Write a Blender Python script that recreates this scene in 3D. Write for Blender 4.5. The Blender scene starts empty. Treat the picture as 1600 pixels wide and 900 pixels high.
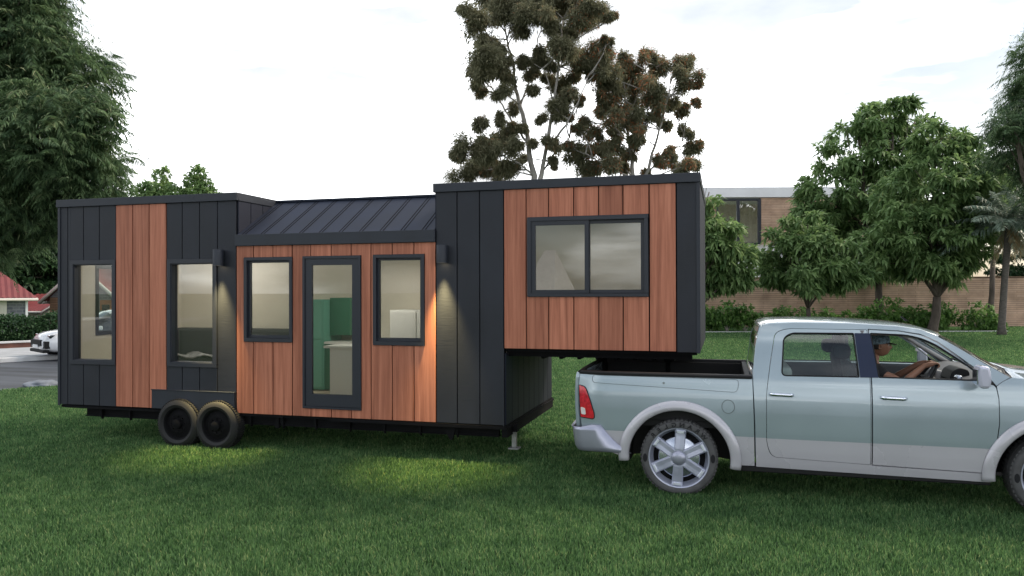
import bpy, bmesh, math, random
import numpy as np
from mathutils import Vector, Matrix
from mathutils.geometry import delaunay_2d_cdt
R = math.radians
rnd = random.Random(7)
rng = np.random.default_rng(11)
scene = bpy.context.scene
C = scene.collection

# ------------------------------------------------------------------ camera
F, PITCH, YAW, ROLL = 1184.0, .0045, .2722, -.0025
CAM = np.array([9.841, -9.370, 2.25])
_f = np.array([-math.sin(YAW), math.cos(YAW), 0.]); _r = np.array([math.cos(YAW), math.sin(YAW), 0.]); _u = np.array([0, 0, 1.])
FW = math.cos(PITCH)*_f + math.sin(PITCH)*_u
_u2 = -math.sin(PITCH)*_f + math.cos(PITCH)*_u
RT = math.cos(ROLL)*_r + math.sin(ROLL)*_u2
UP = -math.sin(ROLL)*_r + math.cos(ROLL)*_u2
cam = bpy.data.cameras.new('camera'); co = bpy.data.objects.new('camera', cam); C.objects.link(co)
co.matrix_world = Matrix(((RT[0], UP[0], -FW[0], CAM[0]), (RT[1], UP[1], -FW[1], CAM[1]), (RT[2], UP[2], -FW[2], CAM[2]), (0, 0, 0, 1)))
cam.sensor_width = 36; cam.lens = F/1600*36; cam.clip_end = 2000; cam.clip_start = .1
scene.camera = co

# ------------------------------------------------------------------ sky, sun, exposure
SUN_EL, SUN_AZ = 42, 50         # from the back right (azimuth from +Y towards +X)
w = bpy.data.worlds.new('World'); scene.world = w; w.use_nodes = True
nt = w.node_tree; nt.nodes.clear(); N = nt.nodes.new; L = nt.links.new
out = N('ShaderNodeOutputWorld'); sky = N('ShaderNodeTexSky'); sky.sky_type = 'NISHITA'; sky.sun_disc = False
sky.sun_elevation = R(SUN_EL); sky.sun_rotation = R(SUN_AZ); sky.air_density = 1.2; sky.dust_density = 2.0
bg = N('ShaderNodeBackground'); bg.inputs[1].default_value = .075
bg2 = N('ShaderNodeBackground'); bg2.inputs[0].default_value = (.97, .985, 1, 1); bg2.inputs[1].default_value = 1.0
tc = N('ShaderNodeTexCoord'); mp = N('ShaderNodeMapping'); mp.inputs['Scale'].default_value = (1, 1, 2.6)
nz = N('ShaderNodeTexNoise'); nz.inputs['Scale'].default_value = 1.9; nz.inputs['Detail'].default_value = 8; nz.inputs['Roughness'].default_value = .55
dt = N('ShaderNodeVectorMath'); dt.operation = 'DOT_PRODUCT'; dt.inputs[1].default_value = (-.34, .93, .12)      # where the cloud bank is thickest
ma = N('ShaderNodeMath'); ma.operation = 'MULTIPLY_ADD'; ma.inputs[1].default_value = 1.1; ma.inputs[2].default_value = -.89; ma.use_clamp = True; ab = N('ShaderNodeMath'); ab.operation = 'ABSOLUTE'
ad = N('ShaderNodeMath'); ad.operation = 'ADD'
ramp = N('ShaderNodeValToRGB'); ramp.color_ramp.elements[0].position = .44; ramp.color_ramp.elements[1].position = .70
ramp.color_ramp.elements[0].color = (.12, .12, .12, 1)
mix = N('ShaderNodeMixShader')
n3 = N('ShaderNodeTexNoise'); n3.inputs['Scale'].default_value = 4.5; n3.inputs['Detail'].default_value = 6; m3 = N('ShaderNodeMapping'); m3.inputs['Scale'].default_value = (1, 1, 5)
mr3 = N('ShaderNodeMapRange'); mr3.inputs['From Min'].default_value = .44; mr3.inputs['From Max'].default_value = .68; mr3.inputs['To Min'].default_value = .75; mr3.inputs['To Max'].default_value = 2.9
L(tc.outputs['Generated'], m3.inputs[0]); L(m3.outputs[0], n3.inputs['Vector']); L(n3.outputs['Fac'], mr3.inputs['Value']); L(mr3.outputs[0], bg2.inputs[1])
L(sky.outputs[0], bg.inputs[0]); L(tc.outputs['Generated'], mp.inputs[0]); L(mp.outputs[0], nz.inputs['Vector'])
L(tc.outputs['Generated'], dt.inputs[0]); L(dt.outputs['Value'], ab.inputs[0]); L(ab.outputs[0], ma.inputs[0]); L(ma.outputs[0], ad.inputs[0]); L(nz.outputs['Fac'], ad.inputs[1]); L(ad.outputs[0], ramp.inputs[0])
L(ramp.outputs[0], mix.inputs[0]); L(bg.outputs[0], mix.inputs[1]); L(bg2.outputs[0], mix.inputs[2]); L(mix.outputs[0], out.inputs[0])
sd = bpy.data.lights.new('sun', 'SUN'); sd.energy = 2.0; sd.angle = R(14); sd.color = (1, .86, .7)
so = bpy.data.objects.new('sun', sd); C.objects.link(so)
_d = Vector((math.sin(R(SUN_AZ))*math.cos(R(SUN_EL)), math.cos(R(SUN_AZ))*math.cos(R(SUN_EL)), math.sin(R(SUN_EL))))
so.rotation_euler = _d.to_track_quat('Z', 'Y').to_euler(); so.location = _d*60
scene.view_settings.view_transform = 'Standard'; scene.view_settings.look = 'None'; scene.view_settings.gamma = 1
scene.view_settings.exposure = .74
scene.cycles.max_bounces = 8; scene.cycles.transparent_max_bounces = 24

# ------------------------------------------------------------------ helpers
def at(u, v, D): return Vector(CAM + D*(FW + RT*(u-800)/F + UP*(450-v)/F))       # a point seen in direction (u, v) at depth D
def ground_at(u, v):
    d = FW + RT*(u-800)/F + UP*(450-v)/F; t = -CAM[2]/d[2]; return Vector(CAM+t*d)
def tag(o, label=None, cat=None, group=None, kind=None):
    if label: o['label'] = label
    if cat: o['category'] = cat
    if group: o['group'] = group
    if kind: o['kind'] = kind
    return o
def empty(name, loc, label, cat, group=None, rz=0):
    o = bpy.data.objects.new(name, None); C.objects.link(o); o.location = loc; o.rotation_euler.z = rz
    o.empty_display_size = .3
    return tag(o, label, cat, group)
def link(name, me, parent=None, world=True):
    o = bpy.data.objects.new(name, me); C.objects.link(o)
    if parent is not None:
        o.parent = parent
        if world: o.matrix_parent_inverse = wm(parent).inverted()
    return o
def wm(o):
    m = Matrix.LocRotScale(o.location, o.rotation_euler, o.scale)
    return wm(o.parent) @ o.matrix_parent_inverse @ m if o.parent else m
class MB:
    """collects shapes for one mesh object; coordinates are world coordinates"""
    def __init__(s): s.v = []; s.f = []; s.m = []; s.sm = []
    def add(s, vs, fs, m=0, smooth=False):
        b = len(s.v); s.v += [tuple(p) for p in vs]; s.f += [tuple(i+b for i in f) for f in fs]; s.m += [m]*len(fs); s.sm += [smooth]*len(fs); return s
    def box(s, x0, x1, y0, y1, z0, z1, m=0):
        return s.add([(x, y, z) for x in (x0, x1) for y in (y0, y1) for z in (z0, z1)],
                     [(0, 1, 3, 2), (4, 6, 7, 5), (0, 4, 5, 1), (2, 3, 7, 6), (0, 2, 6, 4), (1, 5, 7, 3)], m)
    def prism(s, pts, a, b, axis='y', m=0, smooth=False):
        """polygon pts extruded from a to b along axis ('y': pts are (x,z); 'x': (y,z); 'z': (x,y))"""
        def P(p, t): return {'y': (p[0], t, p[1]), 'x': (t, p[0], p[1]), 'z': (p[0], p[1], t)}[axis]
        n = len(pts); vs = [P(p, a) for p in pts]+[P(p, b) for p in pts]
        s.add(vs, [tuple(range(n)), tuple(range(2*n-1, n-1, -1))], m)
        return s.add(vs, [(i, i+n, (i+1) % n+n, (i+1) % n) for i in range(n)], m, smooth)
    def tube(s, pts, rs, seg=8, m=0, cap=True):
        pts = [Vector(p) for p in pts]; n = len(pts)
        if not hasattr(rs, '__len__'): rs = [rs]*n
        vs = []
        t0 = (pts[1]-pts[0]).normalized(); a = t0.orthogonal().normalized()
        for i in range(n):
            t = (pts[min(i+1, n-1)]-pts[max(i-1, 0)]).normalized()
            a = (a-t*a.dot(t)); a = a.normalized() if a.length > 1e-6 else t.orthogonal().normalized(); b = t.cross(a)
            for k in range(seg):
                q = 2*math.pi*k/seg; vs.append(pts[i]+(a*math.cos(q)+b*math.sin(q))*rs[i])
        fs = [(i*seg+k, i*seg+(k+1) % seg, (i+1)*seg+(k+1) % seg, (i+1)*seg+k) for i in range(n-1) for k in range(seg)]
        s.add(vs, fs, m, True)
        if cap: s.add(vs, [tuple(range(seg-1, -1, -1)), tuple(range((n-1)*seg, n*seg))], m)
        return s
    def grid(s, rows, m=0, smooth=True, close=False):
        n = len(rows[0]); vs = [p for r in rows for p in r]
        k = n if close else n-1
        return s.add(vs, [(i*n+j, i*n+(j+1) % n, (i+1)*n+(j+1) % n, (i+1)*n+j) for i in range(len(rows)-1) for j in range(k)], m, smooth)
    def lathe(s, c, prof, seg=48, axis='y', m=0, ang=None):
        """prof: (radius, offset along axis)"""
        rows = []
        for r, o in prof:
            row = []
            for k in range(seg):
                q = 2*math.pi*k/seg
                if axis == 'y': row.append((c[0]+r*math.cos(q), c[1]+o, c[2]+r*math.sin(q)))
                elif axis == 'z': row.append((c[0]+r*math.cos(q), c[1]+r*math.sin(q), c[2]+o))
                else: row.append((c[0]+o, c[1]+r*math.cos(q), c[2]+r*math.sin(q)))
            rows.append(row)
        return s.grid(rows, m, True, True)
    def build(s, name, mats, parent=None, bevel=0, split=None, sol=None):
        me = bpy.data.meshes.new(name); me.from_pydata(s.v, [], s.f)
        if not isinstance(mats, (list, tuple)): mats = [mats]
        for m in mats: me.materials.append(m)
        me.polygons.foreach_set('material_index', s.m); me.polygons.foreach_set('use_smooth', s.sm)
        bm = bmesh.new(); bm.from_mesh(me); bmesh.ops.remove_doubles(bm, verts=bm.verts, dist=1e-5)
        bmesh.ops.recalc_face_normals(bm, faces=bm.faces); bm.to_mesh(me); bm.free(); me.update()
        o = link(name, me, parent)
        if sol: md = o.modifiers.new('s', 'SOLIDIFY'); md.thickness = sol; md.offset = -1
        if bevel:
            md = o.modifiers.new('b', 'BEVEL'); md.width = bevel; md.segments = 2; md.limit_method = 'ANGLE'; md.angle_limit = R(40)
        if split: md = o.modifiers.new('e', 'EDGE_SPLIT'); md.split_angle = R(split)
        return o
def raw_mesh(name, V, faces_n, loops, mats, tint=None, mi=None):
    """fast mesh from numpy: V (n,3), loops flat vertex indices, faces_n loop counts"""
    me = bpy.data.meshes.new(name); me.vertices.add(len(V)); me.vertices.foreach_set('co', np.asarray(V, np.float32).ravel())
    me.loops.add(len(loops)); me.loops.foreach_set('vertex_index', np.asarray(loops, np.int32))
    n = len(faces_n); me.polygons.add(n); st = np.zeros(n, np.int32); st[1:] = np.cumsum(faces_n)[:-1]
    me.polygons.foreach_set('loop_start', st); me.polygons.foreach_set('loop_total', np.asarray(faces_n, np.int32))
    for m in mats: me.materials.append(m)
    me.update(calc_edges=True)
    if tint is not None:
        a = me.attributes.new('tint', 'FLOAT', 'POINT'); a.data.foreach_set('value', np.asarray(tint, np.float32))
    return me

# ------------------------------------------------------------------ materials
MATS = {}
def mat(name, col, rough=.6, metal=0, spec=.5, coat=0, bump=None, vary=None, emit=None, trans=0):
    m = bpy.data.materials.new(name); m.use_nodes = True; n = m.node_tree; b = n.nodes['Principled BSDF']
    b.inputs['Base Color'].default_value = (*col, 1); b.inputs['Roughness'].default_value = rough; b.inputs['Metallic'].default_value = metal
    b.inputs['Specular IOR Level'].default_value = spec; b.inputs['Coat Weight'].default_value = coat; b.inputs['Coat Roughness'].default_value = .04
    if emit: b.inputs['Emission Color'].default_value = (*emit[0], 1); b.inputs['Emission Strength'].default_value = emit[1]
    tc = n.nodes.new('ShaderNodeTexCoord')
    if vary:   # (scale vector, amount) large soft variation of the colour itself
        mp = n.nodes.new('ShaderNodeMapping'); mp.inputs['Scale'].default_value = vary[0]; nz = n.nodes.new('ShaderNodeTexNoise'); nz.inputs['Scale'].default_value = 1; nz.inputs['Detail'].default_value = 6
        n.links.new(tc.outputs['Object'], mp.inputs[0]); n.links.new(mp.outputs[0], nz.inputs['Vector'])
        r = n.nodes.new('ShaderNodeValToRGB'); a = vary[1]; r.color_ramp.elements[0].position = .3; r.color_ramp.elements[1].position = .7
        r.color_ramp.elements[0].color = tuple(c*(1-a) for c in col)+(1,); r.color_ramp.elements[1].color = tuple(min(1, c*(1+a)) for c in col)+(1,)
        n.links.new(nz.outputs['Fac'], r.inputs[0]); n.links.new(r.outputs[0], b.inputs['Base Color'])
        mr = n.nodes.new('ShaderNodeMapRange'); mr.inputs['To Min'].default_value = max(.02, rough-.1); mr.inputs['To Max'].default_value = min(1, rough+.1)
        n.links.new(nz.outputs['Fac'], mr.inputs['Value']); n.links.new(mr.outputs[0], b.inputs['Roughness'])
    if bump:   # (scale vector, strength, distance)
        mp = n.nodes.new('ShaderNodeMapping'); mp.inputs['Scale'].default_value = bump[0]; nz = n.nodes.new('ShaderNodeTexNoise'); nz.inputs['Scale'].default_value = 1; nz.inputs['Detail'].default_value = 5
        n.links.new(tc.outputs['Object'], mp.inputs[0]); n.links.new(mp.outputs[0], nz.inputs['Vector'])
        bp = n.nodes.new('ShaderNodeBump'); bp.inputs['Strength'].default_value = bump[1]; bp.inputs['Distance'].default_value = bump[2]
        n.links.new(nz.outputs['Fac'], bp.inputs['Height']); n.links.new(bp.outputs[0], b.inputs['Normal'])
    MATS[name] = m; return m
def wood_mat(name, dark, mid, light, board=.31):
    m = bpy.data.materials.new(name); m.use_nodes = True; n = m.node_tree; b = n.nodes['Principled BSDF']; NN = n.nodes.new; LL = n.links.new
    tc = NN('ShaderNodeTexCoord'); at_ = NN('ShaderNodeAttribute'); at_.attribute_name = 'board'
    add = NN('ShaderNodeVectorMath'); add.operation = 'ADD'; sc = NN('ShaderNodeVectorMath'); sc.operation = 'SCALE'; sc.inputs[0].default_value = (3.1, 1.7, 9.3)
    LL(at_.outputs['Fac'], sc.inputs['Scale']); LL(tc.outputs['Object'], add.inputs[0]); LL(sc.outputs[0], add.inputs[1])
    mp = NN('ShaderNodeMapping'); mp.inputs['Scale'].default_value = (22, 22, .7); LL(add.outputs[0], mp.inputs[0])
    nz = NN('ShaderNodeTexNoise'); nz.inputs['Scale'].default_value = 1; nz.inputs['Detail'].default_value = 5; nz.inputs['Distortion'].default_value = .6; LL(mp.outputs[0], nz.inputs['Vector'])
    mp2 = NN('ShaderNodeMapping'); mp2.inputs['Scale'].default_value = (150, 150, 5); LL(add.outputs[0], mp2.inputs[0])
    n2 = NN('ShaderNodeTexNoise'); n2.inputs['Scale'].default_value = 1; n2.inputs['Detail'].default_value = 3; LL(mp2.outputs[0], n2.inputs['Vector'])
    mx = NN('ShaderNodeMath'); mx.operation = 'MULTIPLY_ADD'; mx.inputs[1].default_value = .3; LL(n2.outputs['Fac'], mx.inputs[0]); LL(nz.outputs['Fac'], mx.inputs[2])
    r = NN('ShaderNodeValToRGB'); e = r.color_ramp.elements; e[0].position = .42; e[0].color = (*dark, 1); e[1].position = .86; e[1].color = (*light, 1)
    k = e.new(.62); k.color = (*mid, 1); LL(mx.outputs[0], r.inputs[0])
    hs = NN('ShaderNodeHueSaturation'); mr = NN('ShaderNodeMapRange'); mr.inputs['To Min'].default_value = .82; mr.inputs['To Max'].default_value = 1.15
    LL(at_.outputs['Fac'], mr.inputs['Value']); LL(mr.outputs[0], hs.inputs['Value']); LL(r.outputs[0], hs.inputs['Color']); LL(hs.outputs[0], b.inputs['Base Color'])
    b.inputs['Roughness'].default_value = .5; b.inputs['Specular IOR Level'].default_value = .3
    bp = NN('ShaderNodeBump'); bp.inputs['Strength'].default_value = .35; bp.inputs['Distance'].default_value = .003; LL(mx.outputs[0], bp.inputs['Height']); LL(bp.outputs[0], b.inputs['Normal'])
    MATS[name] = m; return m
def glass_mat(name, tint=(.9, .93, .92), base=.06, rough=.0):
    m = bpy.data.materials.new(name); m.use_nodes = True; n = m.node_tree; n.nodes.clear(); NN = n.nodes.new; LL = n.links.new
    o = NN('ShaderNodeOutputMaterial'); t = NN('ShaderNodeBsdfTransparent'); t.inputs[0].default_value = (*tint, 1)
    g = NN('ShaderNodeBsdfGlossy'); g.inputs['Roughness'].default_value = rough; mx = NN('ShaderNodeMixShader'); fr = NN('ShaderNodeLayerWeight'); fr.inputs[0].default_value = .5
    pw = NN('ShaderNodeMath'); pw.operation = 'POWER'; pw.inputs[1].default_value = 4.5; LL(fr.outputs['Facing'], pw.inputs[0])
    a = NN('ShaderNodeMath'); a.operation = 'ADD'; a.inputs[1].default_value = base+.03; LL(pw.outputs[0], a.inputs[0])
    LL(a.outputs[0], mx.inputs[0]); LL(t.outputs[0], mx.inputs[1]); LL(g.outputs[0], mx.inputs[2]); LL(mx.outputs[0], o.inputs[0])
    MATS[name] = m; return m
def leaf_mat(name, c0, c1, c2=None, trans=.25, rough=.55):
    m = bpy.data.materials.new(name); m.use_nodes = True; n = m.node_tree; b = n.nodes['Principled BSDF']; NN = n.nodes.new; LL = n.links.new
    a = NN('ShaderNodeAttribute'); a.attribute_name = 'tint'; r = NN('ShaderNodeValToRGB'); e = r.color_ramp.elements
    e[0].color = (*c0, 1); e[1].color = (*(c2 or c1), 1); k = e.new(.85 if c2 else .99); k.color = (*c1, 1)
    LL(a.outputs['Fac'], r.inputs[0]); LL(r.outputs[0], b.inputs['Base Color']); b.inputs['Roughness'].default_value = rough; b.inputs['Specular IOR Level'].default_value = .3
    t = NN('ShaderNodeBsdfTranslucent'); hs = NN('ShaderNodeHueSaturation'); hs.inputs['Value'].default_value = 1.5; LL(r.outputs[0], hs.inputs['Color']); LL(hs.outputs[0], t.inputs[0])
    mx = NN('ShaderNodeMixShader'); mx.inputs[0].default_value = trans; LL(b.outputs[0], mx.inputs[1]); LL(t.outputs[0], mx.inputs[2])
    LL(mx.outputs[0], n.nodes['Material Output'].inputs[0]); MATS[name] = m; return m
def brick_mat(name, c1, c2, mortar, bw, bh, ms=.012, rough=.8, strength=.6, squash=False):
    m = bpy.data.materials.new(name); m.use_nodes = True; n = m.node_tree; b = n.nodes['Principled BSDF']; NN = n.nodes.new; LL = n.links.new
    tc = NN('ShaderNodeTexCoord'); sp = NN('ShaderNodeSeparateXYZ'); cb = NN('ShaderNodeCombineXYZ'); ad = NN('ShaderNodeMath'); ad.operation = 'ADD'
    LL(tc.outputs['Object'], sp.inputs[0]); LL(sp.outputs[0], ad.inputs[0]); LL(sp.outputs[1], ad.inputs[1]); LL(ad.outputs[0], cb.inputs[0]); LL(sp.outputs[2], cb.inputs[1])
    br = NN('ShaderNodeTexBrick'); LL(cb.outputs[0], br.inputs['Vector']); br.inputs['Scale'].default_value = 1
    br.inputs['Color1'].default_value = (*c1, 1); br.inputs['Color2'].default_value = (*c2, 1); br.inputs['Mortar'].default_value = (*mortar, 1)
    br.inputs['Brick Width'].default_value = bw; br.inputs['Row Height'].default_value = bh; br.inputs['Mortar Size'].default_value = ms
    nz = NN('ShaderNodeTexNoise'); nz.inputs['Scale'].default_value = 1.3; nz.inputs['Detail'].default_value = 6; LL(tc.outputs['Object'], nz.inputs['Vector'])
    mr = NN('ShaderNodeMapRange'); mr.inputs['From Min'].default_value = .3; mr.inputs['From Max'].default_value = .7; mr.inputs['To Min'].default_value = .75; mr.inputs['To Max'].default_value = 1.2; LL(nz.outputs['Fac'], mr.inputs['Value'])
    hs = NN('ShaderNodeHueSaturation'); LL(mr.outputs[0], hs.inputs['Value']); LL(br.outputs['Color'], hs.inputs['Color']); LL(hs.outputs[0], b.inputs['Base Color'])
    b.inputs['Roughness'].default_value = rough; bp = NN('ShaderNodeBump'); bp.inputs['Strength'].default_value = strength; bp.inputs['Distance'].default_value = .02; bp.invert = True
    LL(br.outputs['Fac'], bp.inputs['Height']); LL(bp.outputs[0], b.inputs['Normal']); MATS[name] = m; return m

M = MATS
mat('black_board', (.0185, .021, .029), .55, spec=.4, bump=((7, 7, 48), .24, .004), vary=((2, 2, 1), .25))
mat('black_trim', (.025, .029, .039), .5, spec=.4, vary=((3, 3, 3), .12))
mat('black_side_shaded', (.009, .012, .024), .6, spec=.3, bump=((9, 9, 55), .4, .004))  # darker, bluer black boards: shade of the side faces put into the colour
mat('roof_metal', (.022, .028, .046), .62, metal=.0, spec=.2, vary=((2, 2, 2), .2), bump=((3, 3, 3), .1, .01))
mat('window_metal', (.018, .021, .031), .42, spec=.5)
mat('steel_black', (.005, .005, .006), .8, spec=.15, vary=((5, 5, 5), .3))
mat('steel_grey', (.3, .3, .3), .5, metal=.6, vary=((8, 8, 8), .3))
mat('rubber', (.009, .009, .010), .72, bump=((40, 40, 40), .3, .002), vary=((6, 6, 6), .25))
mat('tyre_grey', (.075, .074, .076), .75, bump=((60, 60, 60), .25, .002), vary=((9, 9, 9), .25))
mat('tyre_text', (.022, .022, .024), .9, spec=.1)
mat('chrome', (.72, .76, .84), .12, metal=1, vary=((9, 9, 9), .06))
mat('chrome_dull', (.55, .58, .66), .25, metal=.9)
mat('paint_blue', (.345, .415, .455), .24, metal=.3, coat=1, vary=((1.4, 1.4, 1.4), .04))
mat('paint_silver', (.50, .485, .525), .28, metal=.12, coat=.8, vary=((1.4, 1.4, 1.4), .04))
mat('plastic_black', (.009, .009, .010), .6, spec=.3, bump=((60, 60, 60), .2, .001))
mat('pillar_gloss', (.009, .018, .05), .35, spec=.3)
mat('interior_grey', (.10, .10, .11), .7, bump=((40, 40, 40), .2, .002))
mat('interior_light', (.42, .40, .40), .6)
mat('seat_cloth', (.035, .035, .04), .9, bump=((80, 80, 80), .4, .002))
mat('red_lens', (.55, .012, .03), .12, coat=1, spec=.6, vary=((25, 25, 25), .35))
mat('white_lens', (.75, .7, .68), .12, coat=1)
mat('room_wall', (.62, .57, .49), .8, vary=((1, 1, 1), .08))
mat('room_floor', (.40, .33, .25), .5, vary=((1, 8, 1), .15))
mat('sofa_cloth', (.045, .045, .05), .9, bump=((60, 60, 60), .5, .003))
mat('cabinet_green', (.02, .13, .075), .4, vary=((3, 3, 1), .15))
mat('counter_white', (.75, .74, .72), .35)
mat('lamp_glow', (1, .9, .7), .5, emit=((1, .85, .6), 6))
mat('fill_lamp_glow', (1, .9, .75), .5, emit=((1, .86, .66), 3))
mat('white_paint', (.86, .86, .88), .6, vary=((.7, .7, .7), .07))
mat('cream_paint', (.62, .58, .50), .6, vary=((8, 8, .5), .12))
mat('kerb_white', (.62, .63, .64), .8, vary=((3, 3, 3), .15))
mat('paving', (.36, .38, .40), .85, vary=((2, 2, 2), .15), bump=((20, 20, 20), .3, .004))
mat('brown_wall', (.14, .06, .045), .8, vary=((4, 4, 4), .3))
mat('bark', (.10, .08, .065), .9, bump=((14, 14, 4), .8, .03), vary=((6, 6, 2), .35))
mat('bark_pale', (.30, .28, .25), .85, bump=((10, 10, 3), .6, .02), vary=((5, 5, 1.5), .3))
mat('bark_palm', (.13, .115, .10), .9, bump=((4, 4, 30), .9, .03), vary=((6, 6, 12), .3))
mat('skin', (.26, .13, .085), .5, spec=.4)
mat('shirt', (.012, .012, .014), .9, bump=((60, 60, 60), .4, .002))
mat('jeans', (.03, .045, .09), .9)
mat('hair', (.015, .01, .008), .7)
mat('cap_cloth', (.12, .17, .21), .85, vary=((45, 45, 45), .7))
mat('eye_white', (.6, .6, .6), .3)
mat('rock', (.17, .19, .22), .9, bump=((6, 6, 6), .8, .03), vary=((4, 4, 4), .3))
mat('car_white', (.78, .79, .82), .25, coat=1)
mat('dark_glass', (.01, .014, .02), .08, coat=1)
mat('house_stone_trim', (.55, .53, .5), .8)
wood_mat('cedar', (.27, .092, .053), (.40, .145, .085), (.52, .205, .125))
glass_mat('house_glass', (.88, .9, .88), .075); glass_mat('car_glass', (.72, .84, .80), .05); glass_mat('clear_glass', (.9, .95, .93), .01)
brick_mat('slat_brick', (.54, .36, .25), (.62, .43, .31), (.36, .225, .155), 2.6, .13, .016)
brick_mat('stone_wall', (.12, .125, .15), (.20, .20, .22), (.26, .26, .27), .42, .18, .02)
brick_mat('timber_brown', (.20, .12, .07), (.26, .16, .10), (.09, .05, .03), 3, .16, .015)
leaf_mat('leaf_dark', (.018, .045, .022), (.055, .12, .045), None, .2)
leaf_mat('leaf_whorl', (.055, .12, .04), (.28, .40, .16), (.45, .28, .09), .32)
leaf_mat('leaf_feather', (.022, .055, .026), (.15, .23, .105), (.30, .33, .18), .35)
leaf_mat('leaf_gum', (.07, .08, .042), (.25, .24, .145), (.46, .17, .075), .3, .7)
leaf_mat('leaf_shrub', (.045, .12, .03), (.22, .38, .10), None, .3)
leaf_mat('leaf_palm', (.10, .15, .11), (.34, .42, .34), (.45, .30, .16), .25)
leaf_mat('grass_blade', (.028, .078, .026), (.155, .285, .105), (.28, .35, .15), .42, .55)

# ================================================================== SETTING
def road_pts():
    d = RT*.69 + FW*.72; d = Vector((d[0], d[1], 0)).normalized(); n = Vector((-d.y, d.x, 0))
    return d, n
RD, RN = road_pts()
P_near = ground_at(0, 612); P_far = ground_at(0, 567); P_walk = ground_at(0, 549)
def off(p): return (p-P_near).dot(RN)
W_ROAD = off(P_far); W_WALK = off(P_walk)
def strip_path(o):
    """road edge line at offset o from the near edge; bends away to the left behind the houses"""
    pts = []
    for s in [-60, -40, -20, -8, 0, 8, 16]:
        pts.append(P_near+RN*o+RD*s)
    p = pts[-1].copy(); a0 = math.atan2(RD.y, RD.x)
    for i in range(14):
        a = a0+R(4.5)*(i+1); step = 3.0+(-.22*o)*1.0*0
        rad = 3.0/R(4.5); step = (rad-o)*R(4.5)
        p = p+Vector((math.cos(a), math.sin(a), 0))*max(step, .2); pts.append(p.copy())
    a = a0+R(4.5)*14
    pts.append(p+Vector((math.cos(a), math.sin(a), 0))*120)
    return pts
def strip(name, o0, o1, z0, z1, m, label=None):
    a, b = strip_path(o0), strip_path(o1); g = MB()
    lift = lambda P, z: [(p.x, p.y, z) for p in P]
    if z1-z0 < .02: g.grid([lift(a, z1), lift(b, z1)], smooth=False)
    else: g.grid([lift(a, z0), lift(a, z1), lift(b, z1), lift(b, z0)], smooth=False)
    o = g.build(name, m); return tag(o, kind='structure')
# ground sheet
m = mat('ground_soil', (.018, .040, .012), .95, vary=((.5, .5, .5), .3), bump=((14, 14, 14), 1, .04))
g = MB(); g.box(-900, 900, -900, 900, -.5, 0); tag(g.build('ground', m), kind='structure')
# asphalt
m = bpy.data.materials.new('asphalt'); m.use_nodes = True; n = m.node_tree; b = n.nodes['Principled BSDF']
tc = n.nodes.new('ShaderNodeTexCoord'); mp = n.nodes.new('ShaderNodeMapping'); mp.inputs['Rotation'].default_value = (0, 0, -math.atan2(RD.y, RD.x)+.0); mp.inputs['Scale'].default_value = (.12, 1.1, 1)
nz = n.nodes.new('ShaderNodeTexNoise'); nz.inputs['Scale'].default_value = 1.2; nz.inputs['Detail'].default_value = 8; nz.inputs['Roughness'].default_value = .65
r = n.nodes.new('ShaderNodeValToRGB'); r.color_ramp.elements[0].position = .36; r.color_ramp.elements[1].position = .66; r.color_ramp.elements[0].color = (.022, .024, .028, 1); r.color_ramp.elements[1].color = (.10, .115, .14, 1)
n.links.new(tc.outputs['Object'], mp.inputs[0]); n.links.new(mp.outputs[0], nz.inputs['Vector']); n.links.new(nz.outputs['Fac'], r.inputs[0]); n.links.new(r.outputs[0], b.inputs['Base Color']); b.inputs['Roughness'].default_value = .7
M['asphalt'] = m
strip('road', 0, W_ROAD, 0, .006, M['asphalt'])
strip('kerb', W_ROAD, W_ROAD+.5, 0, .13, M['kerb_white'])
strip('pavement', W_ROAD+.5, W_WALK, 0, .11, M['paving'])
strip('verge', W_WALK+.35, W_WALK+16, 0, .03, mat('verge_green', (.05, .12, .03), .95, vary=((2, 2, 2), .3)))
lw = strip('low_wall', W_WALK, W_WALK+.3, 0, .30, M['brown_wall'])
del lw['kind']; tag(lw, 'low brown brick garden wall with white capping behind the pavement', 'wall')
cp = strip('wall_cap', W_WALK-.04, W_WALK+.34, .302, .36, M['kerb_white']); del cp['kind']; cp.parent = lw
# stone at the verge
q = ground_at(66, 604); bm = bmesh.new(); bmesh.ops.create_icosphere(bm, subdivisions=4, radius=1)
from mathutils import noise
for v in bm.verts:
    k = 1+.25*noise.noise(v.co*1.7)+.06*noise.noise(v.co*6); v.co = Vector((v.co.x*.40, v.co.y*.3, v.co.z*.13))*k
    v.co = Matrix.Rotation(YAW, 3, 'Z') @ v.co; v.co += Vector((q.x, q.y, .03))
for f in bm.faces: f.smooth = True
me = bpy.data.meshes.new('rock'); bm.to_mesh(me); bm.free(); me.materials.append(M['rock']); tag(link('rock', me), 'flat grey boulder at the edge of the lawn beside the road', 'rock')

# concrete path at the far right behind the lawn
g = MB(); a, b_, c, d = ground_at(1575, 520), ground_at(1640, 533), ground_at(1760, 531), ground_at(1640, 518.6)
g.add([(p.x, p.y, .02) for p in (a, b_, c, d)], [(0, 1, 2, 3)]); tag(g.build('path', M['paving']), kind='structure')

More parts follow.
